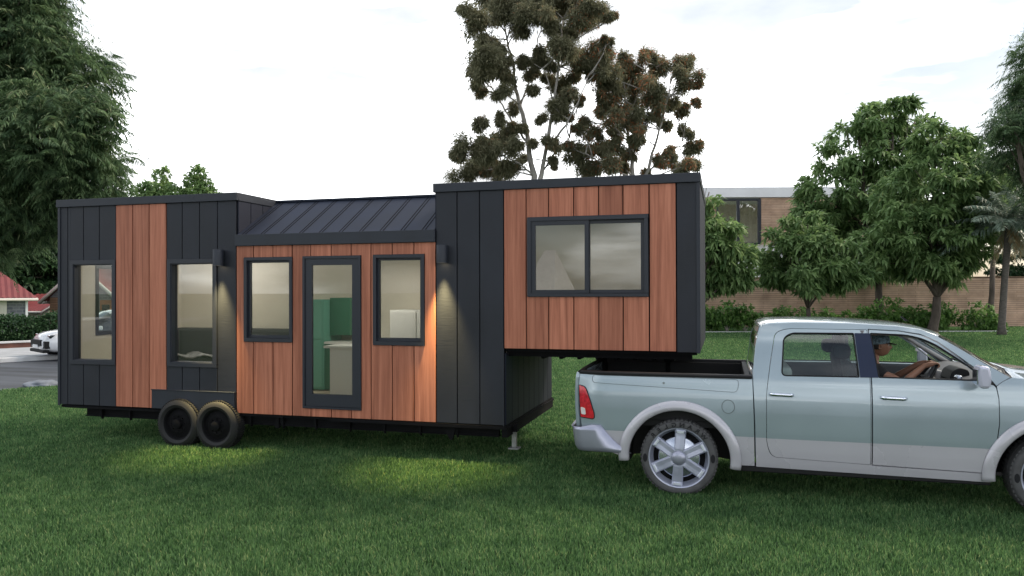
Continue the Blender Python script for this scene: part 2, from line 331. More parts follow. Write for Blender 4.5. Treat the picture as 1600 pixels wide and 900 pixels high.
# ------------------------------------------------------------------ grass blades
def grass():
    n = 1500000
    # sample depth D with density(per m2) rho(D)
    Ds = np.linspace(3.6, 46, 800); rho = 6400*np.minimum(1, (8/Ds))**1.65; wgt = rho*1.95*Ds
    cdf = np.cumsum(wgt); n = int(cdf[-1]*(Ds[1]-Ds[0])); cdf /= cdf[-1]
    D = np.interp(rng.random(n), cdf, Ds); s = (rng.random(n)-.5)*1.95*D
    f2 = np.array([FW[0], FW[1]]); f2 /= np.linalg.norm(f2); r2 = np.array([f2[1], -f2[0]])
    P = CAM[:2]+D[:, None]*f2+s[:, None]*r2
    o = (P-np.array([P_near.x, P_near.y]))@np.array([RN.x, RN.y])
    # wavy grass edge along the road
    keep = (o < -.05+.12*np.sin(P[:, 1]*1.7)) | (P[:, 0] > 2)
    P = P[keep]; D = D[keep]; n = len(P)
    # clumping
    cl = np.sin(P[:, 0]*7.3+2*np.sin(P[:, 1]*3.1))*np.sin(P[:, 1]*6.7+2*np.sin(P[:, 0]*2.3))
    h = (.030+.032*rng.random(n)+.006*cl)*(1+.012*D)
    wd = .0046*np.maximum(1, D/7.5)**.85*(.7+.6*rng.random(n))
    a = rng.random(n)*2*np.pi; ln = rng.random(n)**1.3*.75*h; b = a+rng.normal(0, .6, n)+np.pi/2
    dx = np.stack([np.cos(a), np.sin(a)], 1)*wd[:, None]; le = np.stack([np.cos(b), np.sin(b)], 1)*ln[:, None]
    V = np.zeros((n, 5, 3))
    V[:, 0, :2] = P-dx; V[:, 1, :2] = P+dx
    V[:, 2, :2] = P+dx*.8+le*.35; V[:, 3, :2] = P-dx*.8+le*.35; V[:, 2:4, 2] = (h*.6)[:, None]
    V[:, 4, :2] = P+le; V[:, 4, 2] = h
    base = (np.arange(n)*5)[:, None]
    loops = np.concatenate([base+np.array([0, 1, 2, 3]), base+np.array([3, 2, 4])], 1).ravel()
    cnt = np.tile([4, 3], n)
    t = np.clip(.42+.12*cl+rng.normal(0, .30, n), 0, 1)
    me = raw_mesh('grass', V.reshape(-1, 3), cnt, loops, [M['grass_blade']], np.repeat(t, 5))
    o = link('grass', me); tag(o, 'short green lawn grass growing under the truck and the tiny house', 'grass', kind='stuff')
grass()

# ================================================================== VEGETATION
def unit(v): return v/np.maximum(np.linalg.norm(v, axis=-1, keepdims=True), 1e-9)
def leaf_quads(base, dirv, nrm, ln, wd, droop=.3):
    """leaf as 2 quads (kite folded at middle): arrays (n,3)"""
    side = unit(np.cross(dirv, nrm)); n = len(base)
    ln = np.asarray(ln).reshape(-1, 1); wd = np.asarray(wd).reshape(-1, 1)
    mid = base+dirv*ln*.5; tip = base+dirv*ln; mid = mid+np.array([0, 0, 1])*ln*.04; tip = tip-np.array([0, 0, 1])*ln*droop
    V = np.stack([base, mid+side*wd*.5, tip, mid-side*wd*.5], 1)
    return V
def build_leaves(name, V, t, m, parent):
    n = len(V); me = raw_mesh(name, V.reshape(-1, 3), np.full(n, 4), np.arange(n*4), [M[m]], np.repeat(t, 4))
    return link(name, me, parent)
def whorls(centres, outd, leaf, width, k=8):
    """drooping whorl of k long leaves round every centre"""
    n = len(centres); c = np.repeat(centres, k, 0); o = np.repeat(outd, k, 0)
    r = unit(rng.normal(size=(n*k, 3))); d = unit(r*.9+o*.45+np.array([0, 0, -.25])); nr = unit(rng.normal(size=(n*k, 3))*.35+np.array([0, 0, 1.]))
    ln = leaf*(.7+.6*rng.random(n*k)); t = np.clip(np.repeat(rng.random(n), k)*.5+rng.random(n*k)*.4, 0, 1)
    return leaf_quads(c, d, nr, ln, ln*width, .25), t
def fronds(bases, dirs, L_, leaflets=22, lw=.03, ll=.22, sag=.5):
    """pinnate fronds: a rib with leaflets each side"""
    n = len(bases); s = np.linspace(.12, 1, leaflets); Lr = L_*(.7+.5*rng.random(n))
    b = bases[:, None, :]+dirs[:, None, :]*(s*1)[None, :, None]*Lr[:, None, None]; b[:, :, 2] -= (s**2)[None, :]*(sag*Lr)[:, None]
    tdir = dirs[:, None, :]-np.array([0, 0, 1])*(2*s[None, :, None]*sag); tdir = unit(tdir)
    side = unit(np.cross(dirs, np.array([0, 0, 1.])+rng.normal(0, .25, (n, 3))))[:, None, :]
    Vs = []; ts = []
    tt = rng.random(n)
    for sg in (-1, 1):
        d = unit(tdir*.55+side*sg*.8+np.array([0, 0, -.35])+rng.normal(0, .12, tdir.shape)).reshape(-1, 3)
        ln = (ll*np.sin(np.pi*(.15+.8*s))[None, :]*np.ones((n, 1))).ravel()*(.8+.4*rng.random(n*leaflets))
        nr = unit(rng.normal(size=d.shape)*.5+np.array([0, 0, 1.]))
        Vs.append(leaf_quads(b.reshape(-1, 3), d, nr, ln, np.full(len(ln), lw), .2)); ts.append(np.clip(np.repeat(tt, leaflets)*.7+rng.random(n*leaflets)*.3, 0, 1))
    return np.concatenate(Vs), np.concatenate(ts)
def ell_points(ells, n, shell=.55):
    """points in a union of ellipsoids [(centre, radii)], denser near the surface; returns points and outward directions"""
    vol = np.array([e[1][0]*e[1][1]*e[1][2] for e in ells])**(2/3); k = rng.choice(len(ells), n, p=vol/vol.sum())
    d = unit(rng.normal(size=(n, 3))); r = (shell+(1-shell)*rng.random(n)**.6)*(1+.12*np.sin(d[:, 0]*7+k)*np.sin(d[:, 2]*6+k*2))
    c = np.array([list(e[0]) for e in ells])[k]; ra = np.array([e[1] for e in ells])[k]
    return c+d*ra*r[:, None], unit(d*ra[:, [1, 1, 1]])
def limb(mb, a, b, r0, r1, seg=6, bend=.12, n=5):
    a, b = Vector(a), Vector(b); L_ = (b-a).length; pts = []; o = Vector((rnd.uniform(-1, 1), rnd.uniform(-1, 1), rnd.uniform(-.2, .6)))*bend*L_
    for i in range(n+1):
        t = i/n; pts.append(a.lerp(b, t)+o*math.sin(math.pi*t)+Vector((rnd.uniform(-1, 1), rnd.uniform(-1, 1), 0))*(.012*L_ if 0 < i < n else 0))
    mb.tube(pts, [r0+(r1-r0)*i/n for i in range(n+1)], seg); return pts
def ells_px(D, lst, dep=.8):
    """[(u,v,ru,rv,dD)] -> ellipsoids; real depth offset dD"""
    o = []
    for e in lst:
        u, v, ru, rv = e[:4]; d = D+(e[4] if len(e) > 4 else 0); s = d/F
        o.append((at(u, v, d), (ru*s, max(ru, rv)*s*dep, rv*s)))
    return o
def tree(name, D, base_u, ells, kind, n, label, cat, group=None, leaf=.35, trunk_r=.2, bark='bark', mat_='leaf_whorl', fork=None, shell=.55, k=8, wdt=.34, wood=True, frond=(1.2, 20), pads=15):
    E_ = ells_px(D, ells); b = at(base_u, 455, D); b.z = 0
    root = empty(name, b, label, cat, group); tr = MB()
    low = min(e[0].z-e[1][2] for e in E_); fz = fork if fork is not None else max(.5, low+.3)
    cx = sum(e[0].x for e in E_)/len(E_); cy = sum(e[0].y for e in E_)/len(E_)
    f = Vector((b.x*.7+cx*.3, b.y*.7+cy*.3, fz)); b2 = Vector((b.x, b.y, -.1))
    tr.tube([b2, b2+Vector((0, 0, .35)), b.lerp(f, .5)+Vector((.05, 0, 0)), f], [trunk_r*1.5, trunk_r*1.05, trunk_r*.92, trunk_r*.8], 12)
    tips = []
    for c, ra in E_:
        p = limb(tr, f, c, trunk_r*.5, trunk_r*.2, 8, .1); tips += p[2:]
        for _ in range(5 if wood else 2):
            d = Vector((rnd.gauss(0, 1), rnd.gauss(0, 1), rnd.gauss(.2, 1))).normalized(); e = c+Vector((d.x*ra[0], d.y*ra[1], d.z*ra[2]))*.8
            limb(tr, p[rnd.choice([2, 3, 4])], e, trunk_r*.16, trunk_r*.04, 5, .1)
    tr.build('trunk', M[bark], root)
    if pads and kind == 'whorl':
        npd = max(12, n//pads); Pc, oc = ell_points(E_, npd, shell); kk = rng.integers(0, npd, n); pr = (leaf*1.55)*(.55+.8*rng.random(npd))[kk]
        q = unit(rng.normal(size=(n, 3)))*rng.random((n, 1))**.5; P = Pc[kk]+q*pr[:, None]*np.array([1, 1, .33]); P[:, 2] -= (q[:, 0]**2+q[:, 1]**2)*pr*.25; o = unit(oc[kk]*.4+q*np.array([1, 1, .4])+np.array([0, 0, .1]))
    else: P, o = ell_points(E_, n, shell)
    if kind == 'whorl': V, t = whorls(P, o, leaf, wdt, k)
    elif kind == 'frond':
        d = unit(o*np.array([.8, .8, .3])+rng.normal(0, .55, o.shape)+np.array([0, 0, .25])); V, t = fronds(P-d*frond[0]*.5, d, frond[0], frond[1], ll=leaf, lw=leaf*.12, sag=.5)
    if kind == 'frond':      # fine loose foliage between the fronds
        m_ = n*14; q, _o = ell_points(E_, m_, shell); q = q+rng.normal(0, .18, q.shape); d2 = unit(rng.normal(0, .6, q.shape)+_o*.5+np.array([0, 0, -.5])); ln = .10+.14*rng.random(m_)
        V = np.concatenate([V, leaf_quads(q, d2, unit(rng.normal(size=q.shape)), ln, ln*.13, .2)]); t = np.concatenate([t, rng.random(m_)])
    build_leaves('crown', V, t, mat_, root)
    return root

# --- left feathery tree (large, dark)
tree('feathery_tree', 23, -150, [(20, 60, 90, 90), (90, 120, 100, 70, 1), (60, 200, 110, 80, -1), (120, 250, 85, 60), (-60, 120, 120, 150, 2), (30, 310, 110, 55, 1), (-60, 280, 120, 100), (150, 180, 40, 40, -1), (60, 20, 65, 55, 1), (165, 315, 40, 32, 1), (-80, 0, 130, 100, 1), (20, -50, 90, 70), (110, 340, 50, 28, 2), (20, 355, 70, 28, 2), (-40, 380, 70, 35, 1)],
     'frond', 6200, 'towering dark green tree with drooping feathery fronds, left of the tiny house', 'tree', leaf=.30, trunk_r=.28, mat_='leaf_feather', fork=4.6, shell=.3, frond=(1.05, 24))
# --- right feathery tree, partly outside
tree('feathery_tree', 34, 1660, [(1640, 90, 60, 60), (1610, 150, 45, 40, 1), (1650, 190, 90, 60), (1585, 195, 45, 25, -1), (1600, 235, 60, 40, 1), (1660, 280, 60, 60)],
     'frond', 1500, 'pale feathery tree rising at the right edge behind the palm', 'tree', leaf=.30, trunk_r=.35, mat_='leaf_feather', fork=4, shell=.4, frond=(1.4, 22))
# --- deciduous masses behind the red-roofed houses
for i, (D, bu, el, lab) in enumerate([
    (62, 10, [(0, 385, 60, 50), (35, 415, 45, 45, 1), (-60, 400, 70, 60), (15, 445, 60, 30), (30, 350, 50, 40)], 'dark round tree directly behind the red roof at the left edge'),
    (66, 85, [(80, 420, 50, 45), (60, 390, 45, 40, 1), (110, 405, 45, 60, 1), (95, 455, 45, 30)], 'dark leafy tree between the red roof and the brown gable'),
    (72, 160, [(165, 395, 50, 30), (150, 430, 50, 35, 1), (215, 410, 60, 45)], 'dark tree above the purple roof seen through the left window')]):
    tree('leafy_tree', D, bu, el, 'whorl', 2200, lab, 'tree', 'trees behind the red roofed houses', leaf=.6, trunk_r=.3, mat_='leaf_dark', k=6, wdt=.5)
# --- two small narrow tree tops over the left roof
tree('narrow_tree', 55, 252, [(252, 272, 13, 12), (246, 292, 24, 12, .3), (262, 300, 30, 14), (225, 302, 25, 12, .4), (250, 330, 45, 35), (250, 390, 55, 60)], 'whorl', 1300, 'narrow tree whose top shows over the left roof, nearest the feathery tree', 'tree', leaf=.34, trunk_r=.12, k=7, wdt=.45, pads=0, wood=False)
tree('narrow_tree', 55, 310, [(310, 269, 14, 10), (302, 283, 14, 10, .3), (318, 288, 16, 10), (310, 303, 34, 13), (310, 340, 45, 38), (310, 400, 55, 60)], 'whorl', 1300, 'narrow tree whose top shows over the left roof, farther from the feathery tree', 'tree', leaf=.34, trunk_r=.12, k=7, wdt=.45, pads=0, wood=False)
# --- whorl-leaved garden trees on the right
GT = 'broad leaved garden trees before the slatted wall'
tree('garden_tree', 38, 1085, [(1112, 335, 24, 24), (1118, 372, 34, 32, -.5), (1135, 405, 38, 32), (1110, 425, 40, 32, .5), (1145, 432, 26, 20), (1075, 390, 45, 70, .8), (1108, 300, 15, 14)], 'whorl', 1500,
     'bushy green tree half hidden behind the raised end of the tiny house', 'tree', GT, leaf=.42, wdt=.30, trunk_r=.13, fork=1.5)
tree('garden_tree', 39, 1262, [(1262, 350, 28, 25), (1240, 400, 48, 35), (1285, 395, 48, 40, -.5), (1225, 425, 34, 22, .5), (1290, 428, 52, 24), (1262, 428, 50, 28, -.8), (1215, 378, 15, 14), (1330, 420, 22, 25)], 'whorl', 1750,
     'low round green tree left of the big garden tree, below the house window', 'tree', GT, leaf=.42, wdt=.30, trunk_r=.13, fork=1.35)
tree('garden_tree', 46, 1375, [(1390, 175, 40, 26), (1340, 205, 42, 26, .5), (1310, 250, 45, 32), (1300, 305, 48, 35, -.5), (1385, 240, 55, 45), (1430, 190, 32, 28, .6), (1340, 330, 50, 38), (1400, 300, 55, 55, .8), (1365, 395, 45, 40), (1300, 350, 40, 35, 1), (1260, 325, 30, 25)], 'whorl', 2500,
     'tallest garden tree behind the low round one, reaching far above the modern house roof', 'tree', GT, leaf=.50, wdt=.30, trunk_r=.22, fork=5.2, shell=.45)
tree('garden_tree', 40, 1457, [(1465, 225, 35, 28, .5), (1455, 290, 75, 50), (1400, 350, 52, 48, -.5), (1500, 350, 60, 55), (1450, 370, 75, 60, -1), (1395, 400, 42, 30), (1510, 400, 48, 34, .5), (1455, 415, 62, 26), (1500, 260, 40, 35), (1540, 330, 28, 35)  , (1525, 265, 35, 28, .5), (1545, 300, 32, 40), (1500, 225, 25, 22, 1)], 'whorl', 3500,
     'broad round garden tree with thick trunk behind the truck cab', 'tree', GT, leaf=.44, wdt=.30, trunk_r=.24, fork=1.9)
tree('garden_tree', 44, 1545, [(1560, 275, 35, 25), (1540, 300, 30, 30, 1), (1590, 300, 40, 35, .5), (1575, 340, 30, 35)], 'whorl', 650,
     'yellow tipped tree crown between the broad garden tree and the palm', 'tree', GT, leaf=.34, trunk_r=.16, fork=4)
# dark conifer hedge behind the wall at the right edge
tree('dark_shrub', 52, 1600, [(1590, 410, 35, 35), (1625, 400, 40, 45), (1660, 400, 45, 50), (1570, 425, 20, 25)], 'whorl', 1300, 'dark shrub showing above the slatted wall behind the palm', 'shrub', leaf=.3, trunk_r=.12, mat_='leaf_dark', k=7)

# --- palm
def palm():
    D = 37.5; b = at(1565, 455, D); b.z = 0; root = empty('palm_tree', b, 'grey green palm with slim trunk at the right edge before the wall', 'palm tree')
    top = at(1577, 350, D); mb = MB(); mb.tube([(b.x, b.y, -.1), b+Vector((0, 0, .5)), b.lerp(top, .5)+Vector((-.04, 0, 0)), top], [.24, .17, .15, .17], 12)
    mb.build('trunk', M['bark_palm'], root)
    n = 46; a = rng.random(n)*2*np.pi; el = rng.uniform(-.05, 1.3, n); d = np.stack([np.cos(a)*np.cos(el), np.sin(a)*np.cos(el), np.sin(el)], 1)
    V, t = fronds(np.tile(np.array(top), (n, 1)), d, 3.1, 46, lw=.06, ll=.70, sag=.42); build_leaves('crown', V, t*.82, 'leaf_palm', root)
    n = 16; a = rng.random(n)*2*np.pi; el = rng.uniform(-1.1, -.5, n); d = np.stack([np.cos(a)*np.cos(el), np.sin(a)*np.cos(el), np.sin(el)], 1)
    V, t = fronds(np.tile(np.array(top), (n, 1)), d, 1.7, 30, lw=.05, ll=.4, sag=.35); build_leaves('dry_frond', V, np.clip(.8+t*.2, 0, 1), 'leaf_palm', root)
palm()

# --- gum trees with separate leaf clumps at the branch ends
def gum(base_u, D, skel, clumps, label, dense=50):
    b = at(base_u, 455, D); b.z = 0; root = empty('gum_tree', b, label, 'tree', 'tall gum trees behind the tiny house'); tr = MB(); nodes = []
    for j, (pts, r0, r1) in enumerate(skel):
        P = [at(u, v, D+dd) for u, v, dd in pts]
        if j == 0: P = [Vector((b.x, b.y, -.1))]+P
        # smooth through the points
        Q = []
        for i in range(len(P)-1):
            for s in range(4): Q.append(P[i].lerp(P[i+1], s/4)+Vector((rnd.uniform(-1, 1), rnd.uniform(-1, 1), 0))*.04)
        Q.append(P[-1]); n = len(Q); tr.tube(Q, [(r0+(r1-r0)*(i/(n-1))**.8)*.6 for i in range(n)], 8); nodes += Q[(4 if j == 0 else 0):]
    Vs = []; ts = []
    for i, (u, v, r) in enumerate(clumps):
        dd = rnd.uniform(-1.6, 1.6); c = at(u, v, D+dd); rr = r*D/F
        best = sorted(nodes, key=lambda q: (q-c).length+max(0, q.z-c.z+.2)*2.0)[:3]; q = rnd.choice(best[:2])
        limb(tr, q, c, .035, .012, 5, .10)
        for k in range(3):
            e = c+Vector((rnd.gauss(0, 1), rnd.gauss(0, 1), rnd.gauss(0, .8))).normalized()*rr*.8; limb(tr, q.lerp(c, .6), e, .015, .006, 4, .08, 3)
        n = int(dense*(r**1.5)); sub = max(3, int(r/2.6)); cs = np.array(c)+np.clip(rng.normal(0, rr*.46, (sub, 3)), -rr*.95, rr*.95)*np.array([1, 1, .8])
        sr = rr*(.18+.30*rng.random(sub)); k = rng.integers(0, sub, n); d = rng.normal(0, .62, (n, 3))
        P = cs[k]+d*sr[k][:, None]; ld = unit(d*.35+rng.normal(0, .5, (n, 3))+np.array([0, 0, -.35])); nr = unit(rng.normal(size=(n, 3)))
        ln = .10+.11*rng.random(n); Vs.append(leaf_quads(P, ld, nr, ln, ln*.20, .15)); tsub = rng.random(sub)
        for j in range(min(sub, 5)): tr.tube([c, c.lerp(Vector(cs[j]), .5)+Vector((0, 0, .03)), Vector(cs[j])], [.012, .009, .005], 4)
        sun_tint = (u > 880)*.3; ts.append(np.clip(rng.random(n)*.62+.10+.24*tsub[k]+sun_tint*(rng.random(n) < .35)*(tsub[k] > .4), 0, 1))  # orange sunlight on the right-hand clumps is put into the leaf tint
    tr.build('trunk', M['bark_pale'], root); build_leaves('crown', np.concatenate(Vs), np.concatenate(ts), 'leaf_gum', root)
c1 = [(747,33,25),(780,20,28),(757,63,18),(753,76,12),(810,13,25),(827,22,26),(817,47,14),(853,8,25),(880,7,30),(910,12,30),(913,37,22),(933,22,18),(950,32,10),(860,37,15),(880,57,20),(880,77,24),(760,100,28),(745,112,16),(780,90,20),(783,113,20),(810,93,14),(747,140,13),(783,140,13),(840,87,18),(833,117,17),(833,143,12),(860,97,14),(897,100,20),(920,90,22),(947,63,10),(943,87,17),(873,133,19),(880,153,18),(867,173,14),(907,120,13),(907,157,9),(933,110,18),(887,185,8),(847,187,8),(800,167,11),(747,190,13),(713,240,15),(738,227,20),(763,233,26),(790,217,20),(783,187,10),(810,193,13),(803,230,14),(735,263,24),(765,260,26),(797,267,20),(817,247,8),(860,227,15),(867,253,11),(833,223,8),(725,10,8),(765,-12,22),(850,-18,25),(800,-15,22),(900,-15,22)]
c2 = [(980,93,14),(1013,90,17),(1033,107,18),(1063,103,19),(1077,97,9),(1073,127,19),(1093,133,8),(1088,157,8),(1017,117,12),(1020,143,20),(993,110,18),(973,130,20),(990,133,16),(1043,157,17),(1060,170,13),(1027,170,18),(987,167,18),(960,160,18),(940,173,14),(963,183,16),(993,190,18),(1013,190,15),(913,190,10),(900,200,9),(927,207,13),(963,207,15),(887,230,11),(907,247,20),(933,233,20),(957,230,17),(927,260,20),(953,257,18),(987,240,13),(1067,203,13),(1080,227,15),(1080,257,15),(1033,247,13),(1050,237,11),(1057,260,15),(1007,267,8),(1040,200,10),(953,123,22),(940,147,13),(1000,215,14),(975,262,12)]
gum(838, 30, [([(836, 330, 0), (834, 275, 0), (822, 205, .3), (808, 150, .3), (800, 95, .5), (790, 50, .6)], .30, .05), ([(838, 300, 0), (848, 262, -.2), (858, 200, -.5), (868, 150, -.6), (874, 90, -.5), (880, 30, -.3)], .18, .04),
             ([(856, 230, -.5), (885, 195, -1), (903, 160, -1.2), (918, 120, -1)], .09, .03), ([(826, 225, .2), (800, 190, .8), (778, 155, 1), (762, 120, 1)], .09, .03), ([(834, 275, 0), (810, 255, -.6), (780, 240, -1)], .08, .03),
             ([(812, 170, .3), (828, 120, .9), (838, 70, 1.2), (850, 30, 1.2)], .07, .025), ([(866, 160, -.6), (852, 110, -1), (835, 100, -1.3)], .05, .02), ([(845, 270, 0), (870, 235, .6), (890, 215, .8)], .07, .03)],
    c1, 'tallest gum tree with pale forked trunk and separate olive leaf clumps')
gum(1000, 31, [([(1000, 330, 0), (990, 275, 0), (984, 225, .2), (978, 180, .4), (975, 130, .5)], .24, .04), ([(1000, 300, 0), (1012, 265, -.2), (1028, 215, -.5), (1040, 165, -.6), (1050, 120, -.6)], .15, .03),
              ([(984, 225, .2), (960, 200, .6), (945, 170, .8)], .07, .03), ([(1010, 270, 0), (1045, 240, .8), (1072, 215, 1)], .07, .03), ([(990, 280, 0), (955, 262, -.6), (915, 240, -1)], .07, .03), ([(980, 190, .4), (1000, 140, -.5), (1012, 100, -.7)], .06, .02)],
    c2, 'shorter gum tree with reddish dark clumps, right of the tallest one')

# --- hedge on the left behind the low wall
def hedge():
    o = W_WALK+1.6; root = None; P = strip_path(o); a, b = P_near+RN*o+RD*(-30), P_near+RN*o+RD*26
    n = 42000; t = rng.random(n); A = np.array([a.x, a.y, 0]); B = np.array([b.x, b.y, 0]); nrm = np.array([RN.x, RN.y, 0])
    q = rng.random(n)*2*np.pi; rr = .4+.6*rng.random(n)**.4; x = np.cos(q)*rr*.75; z = .72+np.sin(q)*rr*.66+.09*np.sin(t*90)+.06*np.sin(t*231)
    Pp = A+(B-A)*t[:, None]+nrm*x[:, None]; Pp[:, 2] = np.maximum(z, .05)
    V, tt = whorls(Pp, unit(np.stack([nrm[0]*np.cos(q), nrm[1]*np.cos(q), np.sin(q)], 1)), .15, .5, 3)
    h = empty('hedge', (a+b)/2, 'long clipped dark green hedge behind the low brown wall', 'hedge'); build_leaves('foliage', V, tt, 'leaf_dark', h)
    for i in range(60):
        mb = MB(); p = a.lerp(b, (i+.5)/60); mb.tube([(p.x, p.y, 0), (p.x+rnd.uniform(-.1, .1), p.y, .6), (p.x+rnd.uniform(-.2, .2), p.y+.1, 1.1)], [.035, .025, .01], 5); mb.build('stem', M['bark'], h)
hedge()

# --- row of shrubs in front of the slatted wall
sh = [(1112, 497, 20), (1135, 490, 24), (1165, 492, 20), (1200, 498, 18), (1222, 494, 18), (1255, 495, 20), (1290, 497, 18), (1325, 500, 16), (1352, 494, 20), (1385, 488, 28), (1420, 494, 26), (1452, 500, 24), (1470, 488, 22), (1530, 494, 26), (1556, 505, 14), (1090, 494, 22), (1066, 496, 20), (1045, 494, 20)]
sh.sort()
place = {1045: 'leftmost, hidden by the raised end', 1112: 'first right of the raised end', 1135: 'second right of the raised end', 1165: 'just left of the truck cab', 1530: 'standing apart left of the palm trunk', 1556: 'smallest, at the foot of the palm'}
for i, (u, v, r) in enumerate(sh):
    D = 41.5; g0 = at(u, 455, D); g0.z = 0; s = D/F
    lab = {1112: 'leafy shrub first in the row right of the raised house end', 1135: 'taller leafy shrub second right of the raised house end', 1165: 'leafy shrub just left above the truck cab roof', 1385: 'widest shrub in the row, left of the broad tree trunk',
           1420: 'leafy shrub nearest left of the broad tree trunk', 1452: 'shrub at the foot of the broad garden tree', 1470: 'tall shrub just right of the broad tree trunk', 1530: 'shrub standing apart left of the palm trunk', 1556: 'smallest shrub at the foot of the palm',
           1200: 'low shrub above the rear edge of the truck cab roof', 1222: 'leafy shrub over the truck rear door window', 1255: 'leafy shrub in line with the low round tree trunk', 1290: 'leafy shrub just right of the low round tree trunk', 1325: 'sparse low shrub above the middle of the truck roof', 1352: 'leafy shrub above the driver',
           1090: 'shrub tight behind the raised house end', 1066: 'shrub hidden behind the raised house end', 1045: 'leftmost shrub behind the raised house end'}[u]
    root = empty('shrub', g0, lab, 'shrub', 'row of shrubs before the slatted wall'); tr = MB()
    E_ = [(at(u, v, D), (r*s, r*s, r*s*.85)), (at(u-r*.5, v+8, D-.2), (r*s*.7, r*s*.7, r*s*.55)), (at(u+r*.5, v+7, D+.2), (r*s*.7, r*s*.7, r*s*.6))]
    for c, ra in E_: limb(tr, (g0.x+rnd.uniform(-.1, .1), g0.y, 0), c, .03, .012, 5, .06); limb(tr, (g0.x, g0.y, 0), c+Vector((rnd.uniform(-.3, .3), 0, .1)), .02, .008, 5, .06)
    tr.build('stem', M['bark_pale'], root)
    P, o = ell_points(E_, int(7*r), .3); V, t = whorls(P, o, .20, .5, 8); build_leaves('foliage', V, t, 'leaf_shrub', root)

# ================================================================== BACKGROUND BUILDINGS
def ucs(D, u0, u1, D1=None):
    a, b = at(u0, 455, D), at(u1, 455, D1 or D); a.z = b.z = 0; return a, b
def wall_box(mb, a, b, z0, z1, th, m=0):
    """upright slab from ground point a to b"""
    d = (b-a).normalized(); n = Vector((-d.y, d.x, 0))*th
    vs = [a, b, b+n, a+n]; mb.add([(p.x, p.y, z) for z in (z0, z1) for p in vs], [(0, 1, 2, 3), (7, 6, 5, 4), (0, 4, 5, 1), (1, 5, 6, 2), (2, 6, 7, 3), (3, 7, 4, 0)], m)
def wallo(name, m, a, b, z0, z1, th, parent): mb = MB(); wall_box(mb, a, b, z0, z1, th); return mb.build(name, m, parent, bevel=.01)
# slatted garden wall
a, b = ucs(46.5, 560, 1900, 47)
fw_ = empty('garden_wall', a, 'long brown slatted garden wall across the back of the lawn', 'wall')
wallo('wall_panel', M['slat_brick'], a, b, 0, 3.02, .25, fw_)
d = (b-a).normalized(); n_ = Vector((-d.y, d.x, 0))
wallo('coping', M['timber_brown'], a-n_*.03, b-n_*.03, 3.022, 3.10, .31, fw_)
# kerb of the planting bed
a, b = ucs(40.3, 900, 1575, 40.3); mb = MB(); wall_box(mb, a, b, 0, .09, .1); tag(mb.build('bed_edging', M['kerb_white']), 'thin pale edging strip between the lawn and the shrub bed', 'edging')
# modern house
a, b = ucs(60, 1000, 1440); mh = empty('modern_house', a, 'modern white and brown slatted house behind the garden wall', 'house')
def zz(v, D): return at(800, v, D).z
z = lambda v: CAM[2]+(455.3-v)/F*60
wallo('parapet', M['white_paint'], a, b, z(309), z(293), 8, mh)
def sub(u0, u1, v0, v1, m, name, off_=0, th=.3, par=mh):
    p, q = ucs(60+off_, u0, u1); return wallo(name, m, p, q, z(v1), z(v0), th, par)
sub(1188, 1440, 309.3, 383, M['slat_brick'], 'slat_cladding', .15)
sub(1000, 1121, 309.3, 383, M['slat_brick'], 'slat_cladding', .15)
sub(1000, 1440, 383.3, 470, M['white_paint'], 'wall', .3)
wf = sub(1120, 1123, 311, 383, M['window_metal'], 'window_frame', -.05, .2)
for (u0, u1, v0, v1) in [(1185, 1190, 311, 383), (1152, 1156.5, 314, 380), (1123, 1185, 311, 314.5), (1123, 1185, 380, 383)]: sub(u0, u1, v0, v1, M['window_metal'], 'frame_bar', -.05, .2, wf)
sub(1123, 1185, 314.5, 380, M['house_glass'], 'pane', .08, .02, wf)
mb = MB(); p, q = ucs(64, 1123, 1185); wall_box(mb, p, q, z(383), z(311), .1); mb.build('room_back_wall', M['cream_paint'], mh)
